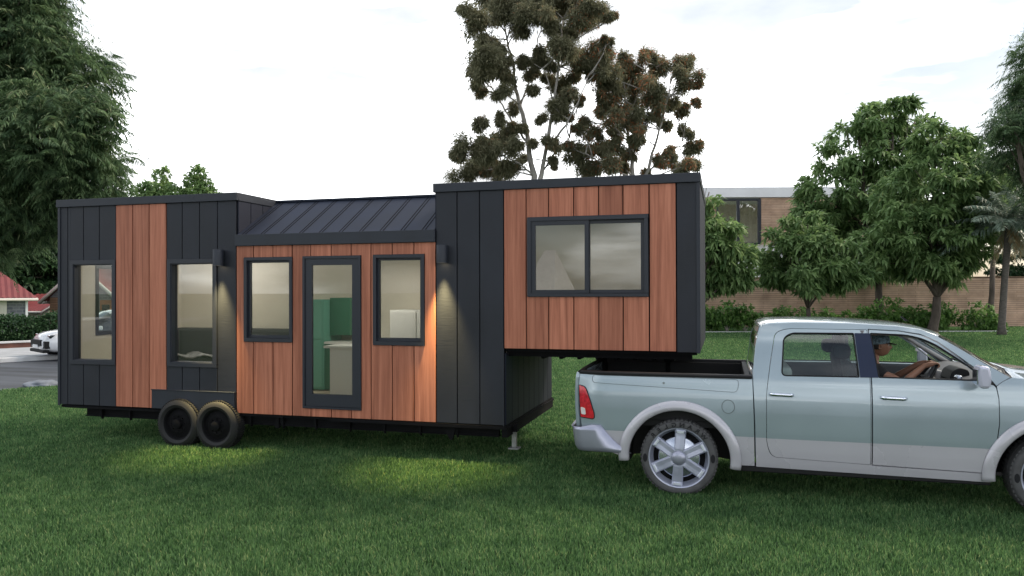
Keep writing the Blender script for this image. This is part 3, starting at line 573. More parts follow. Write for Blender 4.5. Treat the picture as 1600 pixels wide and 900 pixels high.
# red roofed houses on the left
m = bpy.data.materials.new('red_roof'); m.use_nodes = True; n = m.node_tree; b_ = n.nodes['Principled BSDF']; b_.inputs['Roughness'].default_value = .55
tc = n.nodes.new('ShaderNodeTexCoord'); nz = n.nodes.new('ShaderNodeTexNoise'); nz.inputs['Scale'].default_value = 1.5; r_ = n.nodes.new('ShaderNodeValToRGB'); r_.color_ramp.elements[0].color = (.13, .022, .025, 1); r_.color_ramp.elements[1].color = (.23, .045, .045, 1)
n.links.new(tc.outputs['Object'], nz.inputs['Vector']); n.links.new(nz.outputs['Fac'], r_.inputs[0]); n.links.new(r_.outputs[0], b_.inputs['Base Color']); M['red_roof'] = m
def gable_house(name, label, D, u_l, u_r, ze, zr, depth, wallm, parts=None, ridge='along', over=.5, turn=0):
    """house with front wall between u_l and u_r; ridge parallel to the front ('along') or running away ('away')"""
    p, q = ucs(D, u_l, u_r); d = (q-p).normalized(); root = empty(name, p, label, 'house')
    if turn: d = Matrix.Rotation(turn, 3, 'Z') @ d
    nn = Vector((-d.y, d.x, 0)); wdt = (q-p).length; G = lambda x, y, z: p+d*x+nn*y+Vector((0, 0, z))
    mb = MB(); vs = [G(0, 0, 0), G(wdt, 0, 0), G(wdt, depth, 0), G(0, depth, 0), G(0, 0, ze), G(wdt, 0, ze), G(wdt, depth, ze), G(0, depth, ze)]
    if ridge == 'along':
        vs += [G(0, depth/2, zr), G(wdt, depth/2, zr)]; mb.add(vs, [(0, 1, 5, 4), (1, 2, 6, 9, 5), (2, 3, 7, 6), (3, 0, 4, 8, 7)])
    else:
        vs += [G(wdt/2, 0, zr), G(wdt/2, depth, zr)]; mb.add(vs, [(0, 1, 5, 8, 4), (1, 2, 6, 5), (2, 3, 7, 9, 6), (3, 0, 4, 7)])
    mb.build('wall', wallm, root)
    rf = MB(); fa = MB()
    if ridge == 'along':
        sl = (zr-ze)/(depth/2); n_r = int((wdt+2*over)/.3)
        for sg in (0, 1):
            def Q(x, t):   # t 0 eave .. 1 ridge
                y = -over+(depth/2+over)*t; zv = ze-over*sl+(depth/2+over)*t*sl+.12
                return G(x, y if sg == 0 else depth-y, zv)
            row0 = []; row1 = []
            for i in range(n_r*2+1):
                x = -over+(wdt+2*over)*i/(n_r*2); k = Vector((0, 0, .05*(i % 2))); row0.append(Q(x, 0)+k); row1.append(Q(x, 1)+k)
            rf.grid([row0, row1], smooth=False)
            a0, a1 = Q(-over, 0), Q(wdt+over, 0); fa.tube([a0-Vector((0, 0, .08)), a1-Vector((0, 0, .08))], .09, 6)
            for x in (-over, wdt+over): fa.tube([Q(x, 0)-Vector((0, 0, .1)), Q(x, 1)-Vector((0, 0, .1))], .1, 4)
    else:
        sl = (zr-ze)/(wdt/2); n_r = int((depth+2*over)/.3)
        for sg in (0, 1):
            def Q(y, t):
                x = -over+(wdt/2+over)*t; zv = ze-over*sl+(wdt/2+over)*t*sl+.12
                return G(x if sg == 0 else wdt-x, y, zv)
            row0 = []; row1 = []
            for i in range(n_r*2+1):
                y = -over+(depth+2*over)*i/(n_r*2); k = Vector((0, 0, .05*(i % 2))); row0.append(Q(y, 0)+k); row1.append(Q(y, 1)+k)
            rf.grid([row0, row1], smooth=False)
            fa.tube([Q(-over, 0)-Vector((0, 0, .1)), Q(-over, 1)-Vector((0, 0, .1))], .12, 4); fa.tube([Q(-over, 0)-Vector((0, 0, .08)), Q(depth, 0)-Vector((0, 0, .08))], .09, 6)
    r = rf.build('roof', M['red_roof'], root, sol=.04); fa.build('fascia', M['house_stone_trim'], root)
    return root, G
def hip_house(name, label, D, u_l, u_r, ze, depth, wallm, pitch=.9, over=.45):
    p, q = ucs(D, u_l, u_r); w_ = (q-p).length; d = Matrix.Rotation(R(37), 3, 'Z') @ (q-p).normalized(); p = q-d*w_; root = empty(name, p, label, 'house'); nn = Vector((-d.y, d.x, 0))
    G = lambda x, y, z: p+d*x+nn*y+Vector((0, 0, z)); mb = MB()
    mb.add([G(x, y, z) for z in (0, ze) for x, y in ((0, 0), (w_, 0), (w_, depth), (0, depth))], [(0, 1, 5, 4), (1, 2, 6, 5), (2, 3, 7, 6), (3, 0, 4, 7)]); mb.build('wall', wallm, root)
    e = over; H = (depth/2+e)*pitch; z0 = ze+.02; A = [(-e, -e), (w_+e, -e), (w_+e, depth+e), (-e, depth+e)]; h = depth/2+e; r0, r1 = (-e+h, depth/2), (w_+e-h, depth/2)
    rf = MB()
    def slope(a, b, c_, d_, n):      # eave a-b, ridge d_-c_; corrugated across the slope
        lo = []; hi = []
        L0 = (Vector(b)-Vector(a)); u = L0.normalized()
        for i in range(n+1):
            t = i/n; x = Vector(a)+L0*t; s = t*L0.length
            run = min(h, s, L0.length-s); inn = Vector((-u.y, u.x)); y = x+inn*run; k = .045*(i % 2) if 0 < i < n else 0
            lo.append(G(x.x, x.y, z0+k)); hi.append(G(y.x, y.y, z0+run*pitch+k))
        rf.grid([lo, hi], smooth=False)
    for a, b in zip(A, A[1:]+A[:1]): slope(a, b, r0, r1, int((Vector(b)-Vector(a)).length/.14))
    rf.build('roof', M['red_roof'], root, sol=.03)
    fa = MB(); P = [G(x, y, ze-.04) for x, y in A]; fa.tube(P+[P[0]], .09, 6); fa.build('fascia', M['house_stone_trim'], root); return root, G
hA, G = hip_house('red_roof_house', 'house with corrugated red hip roof and cream and stone wall at the left edge', 44, -420, 43, 1.9, 11, M['stone_wall'])

def gbox(G, x0, x1, y0, y1, z0, z1, m, name, par, bev=0):
    mb = MB(); mb.add([G(x, y, z_) for x in (x0, x1) for y in (y0, y1) for z_ in (z0, z1)], [(0, 1, 3, 2), (4, 6, 7, 5), (0, 4, 5, 1), (2, 3, 7, 6), (0, 2, 6, 4), (1, 5, 7, 3)]); return mb.build(name, m, par, bevel=bev)
gbox(G, 3, 16.2, -.06, -.003, .3, 1.85, M['cream_paint'], 'cream_panel', hA)
gbox(G, 17.1, 17.22, -.12, -.004, 0, 1.88, M['white_paint'], 'downpipe', hA)
wn = gbox(G, 14.2, 15.4, -.12, -.062, .5, 1.3, M['white_paint'], 'window', hA); gbox(G, 14.3, 15.3, -.15, -.122, .6, 1.2, M['dark_glass'], 'pane', wn)
hB, G = gable_house('stone_house', 'grey stone gabled house with dark red roof seen through the left window', 50, 78, 183, 1.95, 3.92, 9, M['stone_wall'], ridge='away', over=.45)
gbox(G, .02, 1.95, -.05, -.003, .0, 1.93, M['timber_brown'], 'timber_panel', hB)
wn = gbox(G, 3.35, 4.15, -.10, -.003, .9, 1.75, mat('timber_orange', (.35, .13, .05), .6), 'window', hB); gbox(G, 3.5, 4.0, -.14, -.102, 1.0, 1.45, M['dark_glass'], 'pane', wn)
hC, G = gable_house('red_roof_house', 'long house with dark red roof behind the grey stone gable', 56, 112, 330, 2.3, 4.15, 10, M['timber_brown'], ridge='along')
hD, G = gable_house('red_roof_house', 'low far red roof just right of the nearest red roofed house', 58, 28, 60, .9, 2.0, 6, M['cream_paint'], ridge='along')

def mirrored_at(u, v, D):
    """where something seen mirrored in the facade glass (plane y=0) really stands"""
    p = at(u, v, D); return Vector((p.x, -p.y, p.z))
def cabin_behind():
    D = 62; ap = mirrored_at(868, 391, D); b = Vector((ap.x, ap.y, 0)); root = empty('garden_cabin', b, 'pale steep roofed cabin mirrored in the left pane of the wide bedroom window', 'cabin')
    h = ap.z; dx = Vector((1, .25, 0)).normalized(); dy = Vector((-.25, 1, 0)).normalized()
    c0 = b-dx*1.7-dy*1.2; A = [c0, c0+dx*2.7, c0+dx*2.7+dy*3.5, c0+dy*3.5]; mb = MB(); ze = 2.2
    mb.add([(p.x, p.y, z) for z in (0, ze) for p in A], [(0, 1, 5, 4), (1, 2, 6, 5), (2, 3, 7, 6), (3, 0, 4, 7)]); mb.build('wall', M['white_paint'], root)
    mb = MB(); E4 = [Vector((p.x, p.y, ze))+(p-(A[0]+A[2])/2)*.12 for p in A]; r0, r1 = Vector((ap.x, ap.y, h))-dx*1.0, Vector((ap.x, ap.y, h))
    for a, b_, c_, d_ in ((E4[0], E4[1], r1, r0), (E4[1], E4[2], r1, r1), (E4[2], E4[3], r0, r1), (E4[3], E4[0], r0, r0)):
        lo = [a.lerp(b_, i/24)+Vector((0, 0, .05*(i % 2))) for i in range(25)]; hi = [d_.lerp(c_, i/24)+Vector((0, 0, .02*(i % 2))) for i in range(25)]; mb.grid([lo, hi], smooth=False)
    mb.build('roof', M['kerb_white'], root, sol=.03)
cabin_behind()

# ================================================================== TINY HOUSE ON ITS TRAILER
XA, XB, XN, XE = 3.150, 6.192, 7.122, 9.550      # block edges along the facade
WD = 2.70; ZB, ZT, ZF = .54, 3.67, 3.555; ZG = 1.51; ZM = 2.905
TH = empty('tiny_house', (4.6, 1.35, 0), 'tiny house on trailer clad in black and reddish cedar boards with raised gooseneck end', 'tiny house')
# openings in the facade: x0,x1,z0,z1 outer frame
OP = {'a1': (.22, 1.066, 1.158, 2.742), 'a2': (1.985, 2.832, 1.162, 2.735), 'm1': (3.285, 4.062, 1.545, 2.742), 'door': (4.222, 5.112, .64, 2.745), 'm2': (5.290, 6.035, 1.53, 2.75), 'g': (7.438, 8.962, 2.18, 3.192)}
OPS = list(OP.values())
def cut_rects(x0, x1, z0, z1, ops):
    """rectangle minus openings, as rectangles"""
    xs = sorted({x0, x1}|{x for o in ops for x in o[:2] if x0 < x < x1}); out = []
    for a, b in zip(xs, xs[1:]):
        c = (a+b)/2; iv = sorted([(o[2], o[3]) for o in ops if o[0] < c < o[1]]); z = z0
        for q0, q1 in iv:
            if q1 <= z0 or q0 >= z1: continue
            if q0 > z: out.append((a, b, z, q0))
            z = max(z, q1)
        if z < z1: out.append((a, b, z, z1))
    # join neighbours with the same z range
    res = []
    for r in out:
        for q in res:
            if abs(q[1]-r[0]) < 1e-6 and q[2:] == list(r[2:]): q[1] = r[1]; break
        else: res.append(list(r))
    return res
def boards(name, mat_, cuts, z0, z1, ops=(), y0=-.022, y1=0.0, gap=.013, parent=TH, axis='y', bevel=.0025, flip=False):
    """vertical boards as separate slabs in one cladding part; attribute 'board' gives every board its own grain"""
    mb = MB(); bid = []
    for i, (a, b) in enumerate(zip(cuts, cuts[1:])):
        k = rnd.random()
        for (p, q, r, s) in cut_rects(a+gap/2, b-gap/2, z0, z1, ops):
            if q-p < .004: continue
            n = len(mb.v)
            if axis == 'y': mb.box(p, q, y0, y1, r, s)
            else: mb.box(y0, y1, p, q, r, s)
            bid += [k]*(len(mb.v)-n)
    me = bpy.data.meshes.new(name); me.from_pydata(mb.v, [], mb.f); me.materials.append(mat_)
    at_ = me.attributes.new('board', 'FLOAT', 'POINT'); at_.data.foreach_set('value', bid)
    bm = bmesh.new(); bm.from_mesh(me); bmesh.ops.recalc_face_normals(bm, faces=bm.faces); bm.to_mesh(me); bm.free()
    o = link(name, me, parent); md = o.modifiers.new('b', 'BEVEL'); md.width = bevel; md.segments = 1; md.limit_method = 'ANGLE'
    return o
# wall shells behind the cladding (dark sheathing), pierced by the openings
def shell():
    mb = MB(); T = .10
    for x0, x1, z0, z1 in [(0, XA, ZB, ZF), (XA, XB, ZB, ZM), (XB, XN, ZB, ZF), (XN, XE, ZG, ZF)]:
        for r in cut_rects(x0, x1, z0, z1, OPS): mb.box(r[0], r[1], .002, T, r[2], r[3])
        mb.box(x0, x1, WD-T, WD-.002, z0, z1)
    for r in cut_rects(T, WD-T, ZB, ZF, [(.56, 1.42, 1.56, 2.70)]): mb.box(0, T, r[0], r[1], r[2], r[3])      # left end wall with its window
    mb.box(XA-T, XA-.002, T, WD-T, 2.9, ZF); mb.box(XB+.002, XB+T, T, WD-T, 2.9, ZF)
    mb.box(XN-T, XN-.002, T, WD-T, ZB, ZG-.03); mb.box(XE-T, XE-.002, T, WD-T, ZG, ZF)
    mb.build('sheathing', M['steel_black'], TH)
shell()
# interior lining
def lining():
    mb = MB(); T = .102; t = .018
    for x0, x1, z0, z1 in [(T, XA, .60, 3.45), (XA, XB, .60, 2.88), (XB, XN, .60, 3.45), (XN, XE-T, 1.60, 3.45)]:
        for r in cut_rects(x0, x1, z0, z1, OPS): mb.box(r[0], r[1], T, T+t, r[2], r[3])
        mb.box(x0, x1, WD-T-t, WD-T, z0, z1)
        mb.box(x0, x1, T, WD-T, z1, z1+.02)
    for r in cut_rects(T+t, WD-T-t, .60, 3.45, [(.56, 1.42, 1.56, 2.70)]): mb.box(T, T+t, r[0], r[1], r[2], r[3])
    mb.box(XN-T-t, XN-T, T+t, WD-T-t, .60, 1.58); mb.box(XE-T-t, XE-T, T+t, WD-T-t, 1.6, 3.45)
    mb.box(XA-.06, XA-.04, T+t, WD-T-t, 2.88, 3.45); mb.box(XB+.04, XB+.06, T+t, WD-T-t, 2.88, 3.45)
    mb.build('interior_wall', M['room_wall'], TH)
    mb = MB(); mb.box(T, XN-T, T, WD-T, .55, .60); mb.box(XN, XE-T, T, WD-T, 1.55, 1.60); mb.build('floor', M['room_floor'], TH)
lining()
# cladding boards
KB, KW = M['black_board'], M['cedar']
boards('black_cladding', KB, [.002, .165, .462, .757, 1.063], ZB, ZF, OPS, y0=-.020)
boards('cedar_cladding', KW, [1.064, 1.368, 1.665, 1.962], ZB+.005, ZF-.002, OPS, y0=-.026)
boards('black_cladding', KB, [1.963, 2.237, 2.533, 2.836, XA-.001], ZB, ZF, OPS, y0=-.020)
boards('cedar_cladding', KW, [XA+.004, 3.436, 3.746, 4.052, 4.342, 4.658, 4.959, 5.255, 5.566, 5.880, XB-.004], ZB-.01, ZM-.002, OPS, y0=-.026)
boards('black_cladding', KB, [XB, 6.487, 6.796, XN], ZB-.01, ZF, OPS, y0=-.022)
boards('cedar_cladding', KW, [XN+.002, 7.421, 7.714, 8.035, 8.350, 8.652, 8.972, 9.292], ZG+.01, ZF-.002, OPS, y0=-.026)
boards('black_cladding', KB, [9.294, XE], ZG, ZF, OPS, y0=-.020)
# side faces (boards along y)
ys = [0, .3, .6, .9, 1.2, 1.5, 1.8, 2.1, 2.4, WD]
boards('side_cladding', M['black_side_shaded'], ys, ZG-.0, ZF, y0=XE, y1=XE+.020, axis='x')
boards('side_cladding', M['black_side_shaded'], ys, ZB-.01, ZG-.06, y0=XN, y1=XN+.020, axis='x')
boards('side_cladding', M['black_side_shaded'], ys, 2.95, ZF, y0=XA, y1=XA+.020, axis='x')
boards('side_cladding', M['black_side_shaded'], ys, 2.95, ZF, y0=XB-.020, y1=XB, axis='x')
boards('side_cladding', M['black_side_shaded'], ys, ZB, ZF, [(.54, 1.44, 1.54, 2.72)], y0=-.020, y1=0, axis='x')
for nm, c, zl, zh in [('rear_cladding', np.linspace(0, XA, 11), ZB, ZF), ('rear_cladding', np.linspace(XA, XB, 11), ZB, ZM), ('rear_cladding', np.linspace(XB, XN, 4), ZB, ZF), ('rear_cladding', np.linspace(XN, XE, 9), ZG, ZF)]:
    boards(nm, KB, list(c), zl, zh, y0=WD, y1=WD+.02)
# corner trims
mb = MB(); mb.box(-.012, .03, -.034, -.0205, ZB-.02, ZF); mb.build('corner_trim', M['black_trim'], TH, bevel=.002)
mb = MB(); mb.box(XE-.02, XE+.024, -.034, -.0205, ZG-.01, ZF); mb.build('corner_trim', M['black_trim'], TH, bevel=.002)
mb = MB(); mb.box(XN-.012, XN+.0005, -.031, -.0225, ZB-.02, ZG+.01); mb.build('corner_trim', M['black_trim'], TH, bevel=.002)
# roofs with fascia
def flat_roof(x0, x1):
    mb = MB(); mb.box(x0-.03, x1+.03, -.05, -.0, ZF+.002, ZT); mb.box(x0-.03, x1+.03, WD, WD+.05, ZF+.002, ZT)
    mb.box(x0-.03, x0, -.0, WD, ZF+.002, ZT); mb.box(x1, x1+.03, -.0, WD, ZF+.002, ZT); f = mb.build('roof_fascia', M['black_trim'], TH, bevel=.004)
    mb = MB(); mb.box(x0, x1, 0, WD, ZF+.01, ZT-.02); r = mb.build('roof', M['roof_metal'], TH)
flat_roof(-.0, XA); flat_roof(XB, XE)
def mid_roof():
    ze, zr = 3.055, 3.652; mb = MB(); sm = MB(); y1_ = 1.0
    for sg in (0, 1):
        Y = (lambda y: y) if sg == 0 else (lambda y: WD-y); yr = y1_ if sg == 0 else WD-y1_
        mb.add([(x, Y(y), z) for x in (XA+.021, XB-.021) for (y, z) in ((-.05, ze), (yr, zr), (yr, zr-.06), (-.05, ze-.06))], [(0, 1, 2, 3), (7, 6, 5, 4), (0, 4, 5, 1), (1, 5, 6, 2), (2, 6, 7, 3), (3, 7, 4, 0)])
        x = XA+.10
        while x < XB-.05:       # standing seams in pairs
            for dx in (0, .045):
                a = x+dx; sm.add([(q, Y(y), z+h) for q in (a, a+.009) for (y, z, h) in ((-.05, ze, .001), (yr, zr, .001), (yr, zr, .006), (-.05, ze, .006))], [(0, 1, 2, 3), (7, 6, 5, 4), (0, 4, 5, 1), (1, 5, 6, 2), (2, 6, 7, 3), (3, 7, 4, 0)])
            x += .305
    pr_ = mb.build('pitched_roof', M['roof_metal'], TH); sm.build('standing_seam', M['steel_black'], pr_)
    mb = MB(); mb.box(XA+.021, XB-.021, y1_-.06, y1_+.09, zr-.02, zr+.016); mb.build('ridge_cap', M['roof_metal'], TH, bevel=.01)
    mb = MB(); mb.box(XA+.003, XB-.003, -.060, -.0, ZM, ze+.012); mb.build('eave_fascia', M['black_trim'], TH, bevel=.003)
    mb = MB(); mb.box(XA, XB, 0, .1, ZM+.002, ze-.07); mb.build('eave_box', M['steel_black'], TH)
    mb = MB(); mb.box(XA, XB, WD-.1, WD+.05, ZM, ze-.02); mb.build('eave_box', M['steel_black'], TH)
mid_roof()
# windows
def frame_ring(mb, x0, x1, z0, z1, w_, y0, y1, wb=None, wt=None, wl=None):
    wb = wb or w_; wt = wt or w_; wl = wl or w_
    mb.box(x0, x1, y0, y1, z0, z0+wb); mb.box(x0, x1, y0, y1, z1-wt, z1); mb.box(x0, x0+wl, y0, y1, z0+wb, z1-wt); mb.box(x1-w_, x1, y0, y1, z0+wb, z1-wt)
def pane(x0, x1, z0, z1, y, par, m='house_glass'):
    mb = MB(); mb.box(x0, x1, y, y+.006, z0, z1); return mb.build('pane', M[m], par)
FM = M['window_metal']
def window(key, label=None, sash=.045):
    x0, x1, z0, z1 = OP[key]; e = .0015; mb = MB()
    frame_ring(mb, x0+e, x1-e, z0+e, z1-e, .062, -.042, .03)
    frame_ring(mb, x0+.0635, x1-.0635, z0+.0635, z1-.0635, .012, -.03, .10)
    frame_ring(mb, x0+e, x1-e, z0+e, z1-e, .062, .031, .10)
    f = mb.build('window', FM, TH, bevel=.003); pane(x0+.0755, x1-.0755, z0+.0755, z1-.0755, .045, f); return f
window('a1'); window('a2')
def window_m(key):
    x0, x1, z0, z1 = OP[key]; e = .0015; mb = MB()
    frame_ring(mb, x0+e, x1-e, z0+e, z1-e, .045, -.045, .10, wb=.055)
    f = mb.build('window', FM, TH, bevel=.003)
    mb = MB(); frame_ring(mb, x0+.047, x1-.047, z0+.058, z1-.047, .03, .0, .05, wb=.04); mb.build('sash', FM, f, bevel=.002)
    pane(x0+.077, x1-.077, z0+.098, z1-.077, .022, f)
window_m('m1'); window_m('m2')
def window_g():
    x0, x1, z0, z1 = OP['g']; e = .0015; mb = MB(); xm = (8.173+8.23)/2
    frame_ring(mb, x0+e, x1-e, z0+e, z1-e, .05, -.05, .10, wb=.045)
    f = mb.build('sliding_window', FM, TH, bevel=.003)
    mb = MB(); frame_ring(mb, x0+.052, xm+.028, z0+.047, z1-.052, .055, -.035, -.0, wb=.04); s = mb.build('sash', FM, f, bevel=.002); pane(x0+.107, xm-.027, z0+.087, z1-.107, -.02, f)
    mb = MB(); frame_ring(mb, xm-.01, x1-.052, z0+.047, z1-.052, .045, .003, .04, wb=.04); s = mb.build('sash', FM, f, bevel=.002); pane(xm+.035, x1-.097, z0+.087, z1-.097, .018, f)
window_g()
def door():
    x0, x1, z0, z1 = OP['door']; e = .0015; mb = MB(); frame_ring(mb, x0+e, x1-e, z0+e, z1-e, .035, -.045, .10, wb=.03)
    d = mb.build('door', FM, TH, bevel=.003)
    mb = MB(); frame_ring(mb, x0+.039, x1-.039, z0+.034, z1-.039, .10, -.03, .015, wb=.165, wt=.085); lf = mb.build('door_leaf', FM, d, bevel=.003)
    pane(x0+.139, x1-.139, z0+.199, z1-.124, -.008, d)
door()
# end wall window
mb = MB(); e = .0015
def ringx(mb, y0, y1, z0, z1, w_, x0, x1):
    mb.box(x0, x1, y0, y1, z0, z0+w_); mb.box(x0, x1, y0, y1, z1-w_, z1); mb.box(x0, x1, y0, y0+w_, z0+w_, z1-w_); mb.box(x0, x1, y1-w_, y1, z0+w_, z1-w_)
ringx(mb, .562, 1.418, 1.562, 2.698, .055, -.04, .135); f = mb.build('end_window', M['steel_black'], TH, bevel=.003)
mb = MB(); mb.box(.03, .036, .617, 1.363, 1.617, 2.643); mb.build('pane', M['clear_glass'], f)
# fender over the tandem wheels
mb = MB(); mb.box(1.730, 3.135, -.050, -.0275, .545, .815); mb.box(1.722, 3.143, -.062, -.0275, .8155, .826); mb.build('wheel_fender', M['black_trim'], TH, bevel=.003)
# chassis
def chassis():
    mb = MB(); SB = M['steel_black']
    mb.box(.02, XN-.02, .005, WD-.005, ZB-.05, ZB-.012); mb.build('floor_deck', SB, TH)
    for y in (.09, .95, 1.70, WD-.14):
        mb = MB(); mb.box(.42, XN-.1, y, y+.05, .375, ZB-.052); mb.box(.42, XN-.1, y-.03, y+.08, .36, .3745); mb.build('chassis_beam', SB, TH)
    mb = MB(); mb.box(.10, 3.9, -.012, .03, ZB-.052, ZB-.022)
    mb.build('skirt', SB, TH)
    mb = MB(); mb.box(XN-2.5, XN+.03, -.03, .004, ZB-.065, ZB-.022); mb.box(XN-.04, XN+.035, .005, WD, ZB-.17, ZB-.012); mb.box(XN-.04, XN+.055, -.02, WD, ZB-.06, ZB-.035); mb.build('front_crossmember', SB, TH)
    x = .7; k = 0
    while x < XN-.3:
        if not 1.6 < x < 3.3:
            mb = MB(); mb.prism([(x, ZB-.053), (x+.045, ZB-.053), (x+.045, .33), (x, .42)], .04, .088, 'y'); mb.box(x+.01, x+.03, .1405, WD-.1405, .43, .47); mb.build('outrigger', SB, TH)
        x += .52
    mb = MB(); mb.box(3.74, 3.80, .03, .085, .33, .48); mb.build('step_bracket', SB, TH, bevel=.004)
    mb = MB(); mb.prism([(6.25, .475), (6.45, .475), (6.40, .30), (6.37, .30)], .02, .06, 'y'); mb.build('tie_bracket', SB, TH)
    # front jack
    mb = MB(); mb.box(7.14, 7.20, .27, .33, .19, .44); mb.box(7.10, 7.24, .23, .37, .17, .189); mb.build('jack_leg', M['steel_grey'], TH, bevel=.004)
    mb = MB(); mb.box(7.12, 7.22, .25, .35, .40, .49); mb.build('jack_housing', SB, TH)
    # gooseneck underframe
    mb = MB(); mb.box(XN+.021, XE-.02, .03, WD-.03, ZG-.035, ZG-.002); mb.build('gooseneck_deck', SB, TH)
    for y in (.12, 1.3, 2.4): mb = MB(); mb.box(XN+.021, XE-.08, y, y+.06, ZG-.10, ZG-.036); mb.build('gooseneck_beam', SB, TH)
    x = XN+.45
    while x < XE-.1:
        mb = MB(); mb.prism([(.13, ZG-.101), (2.4, ZG-.101), (2.4, ZG-.13), (.18, ZG-.13)], x, x+.035, 'x'); mb.build('joist', SB, TH); x += .235
    for x in (8.25, 9.12):
        mb = MB(); mb.lathe((x, 1.05 if x > 9 else 1.0, 1.0), [(.0, -.02), (.06, -.02), (.06, .39), (.0, .39)], 16, 'z'); mb.build('hitch_post', SB, TH)
    for y0 in (.13, 1.9):
        for xw in (2.235, 2.885): mb = MB(); mb.box(xw-.25, xw+.25, y0+.12, y0+.18, .345, .374); mb.build('leaf_spring', SB, TH)
    for xw in (2.235, 2.885): mb = MB(); mb.tube([(xw, .1, .352), (xw, WD-.2, .352)], .035, 10); mb.build('axle', SB, TH)
chassis()
# trailer wheels
TYR, TRI, AXZ = .350, .235, .350
def tyre_prof(r, w_, rin):    # revolve profile from outer face inwards (offset along +y)
    return [(rin, .012), (rin+.02, .0), (rin+.35*(r-rin), -.012), (r-.05, -.004), (r-.018, .016), (r-.002, .05), (r, w_*.5), (r-.002, w_-.05), (r-.018, w_-.016), (r-.05, w_), (rin, w_)]
def trailer_wheel(x, y, sgn=1):
    c = Vector((x, y, AXZ)); pr = [(r, o*sgn) for r, o in tyre_prof(TYR, .22, TRI)]
    hub = MB(); hub.lathe(c, [(TRI, .01*sgn), (TRI-.015, .02*sgn), (TRI-.03, .06*sgn), (.16, .05*sgn), (.13, .03*sgn), (.075, .035*sgn), (.07, -.01*sgn), (.05, -.02*sgn), (0, -.022*sgn)], 40)
    for k in range(8):
        a = 2*math.pi*k/8; p = c+Vector((math.cos(a)*.105, 0, math.sin(a)*.105)); hub.tube([p+Vector((0, .035*sgn, 0)), p+Vector((0, .012*sgn, 0))], .011, 6)
    w_ = hub.build('wheel', M['steel_black'], TH, split=35)
    t = MB(); t.lathe(c, pr, 64)
    n = 60
    for k in range(n):
        a = 2*math.pi*k/n; a2 = a+2*math.pi*.55/n
        for (o0, o1, sh) in ((.03, .085, 0), (.095, .125, .03), (.135, .19, 0)):
            q = [(c[0]+math.cos(t_+sh)*r_, c[1]+o*sgn, c[2]+math.sin(t_+sh)*r_) for o in (o0, o1) for t_ in (a, a2) for r_ in (TYR-.012, TYR+.006)]
            t.add(q, [(0, 1, 3, 2), (4, 6, 7, 5), (0, 4, 5, 1), (2, 3, 7, 6), (1, 5, 7, 3)])
    t.build('tyre', M['rubber'], w_, split=40)
for x in (2.235, 2.885): trailer_wheel(x, -.135); trailer_wheel(x, WD+.11, -1)
# outdoor wall lamps
def wall_lamp(x, label):
    z0, z1 = 2.625, 2.855; c = (x, -.09, 0); root = empty('wall_lamp', (x, -.022, 2.74), label, 'wall lamp', 'black cylinder lamps on the tiny house')
    mb = MB(); mb.lathe((x, -.105, z0), [(.0, .232), (.071, .232), (.074, .228), (.074, .0), (.066, .0), (.066, .02), (0, .02)], 32, 'z'); mb.build('lamp_body', M['black_trim'], root, split=40)
    mb = MB(); mb.box(x-.035, x+.035, -.045, -.0235, 2.69, 2.79); mb.build('wall_plate', M['black_trim'], root, bevel=.004)
    mb = MB(); mb.lathe((x, -.105, z0+.012), [(0, 0), (.05, 0)], 24, 'z'); mb.build('bulb', M['lamp_glow'], root)
    ld = bpy.data.lights.new('lamp_spot', 'SPOT'); ld.energy = LAMP_W; ld.color = (1, .78, .34); ld.spot_size = R(56); ld.spot_blend = 1.0; ld.shadow_soft_size = .04
    lo = bpy.data.objects.new('lamp_spot', ld); C.objects.link(lo); lo.parent = root; lo.matrix_parent_inverse = wm(root).inverted(); lo.location = (x, -.105, z0+.004); lo.rotation_euler = (R(-9), 0, 0)
LAMP_W = 640
wall_lamp(2.91, 'black cylinder lamp on the black boards above the trailer wheels')
wall_lamp(6.307, 'black cylinder lamp between the cedar middle section and the gooseneck')
# unseen ceiling lamps, added to brighten the rooms behind the glass
for (x, y, z, e, lab) in [(1.5, 1.5, 3.44, 21, 'unseen round lamp added to brighten the left room above the sofa'), (4.6, 1.4, 2.87, 11, 'unseen round lamp added to brighten the kitchen behind the glass door'), (8.2, 1.4, 3.44, 2.5, 'unseen round lamp added to brighten the raised bedroom')]:
    root = empty('room_fill_lamp', (x, y, z), lab, 'added room lamp'); mb = MB(); mb.lathe((x, y, z-.05), [(.14, .048), (.14, .0), (.12, -.005)], 32, 'z'); mb.build('rim', M['white_paint'], root)
    mb = MB(); mb.lathe((x, y, z-.052), [(.0, 0), (.12, 0)], 32, 'z'); mb.build('diffuser', M['fill_lamp_glow'], root)
    ld = bpy.data.lights.new('room_fill_light', 'AREA'); ld.shape = 'DISK'; ld.size = .6; ld.energy = e; ld.color = (1, .93, .84)
    lo = bpy.data.objects.new('room_fill_light', ld); C.objects.link(lo); lo.parent = root; lo.matrix_parent_inverse = wm(root).inverted(); lo.location = (x, y, z-.07)
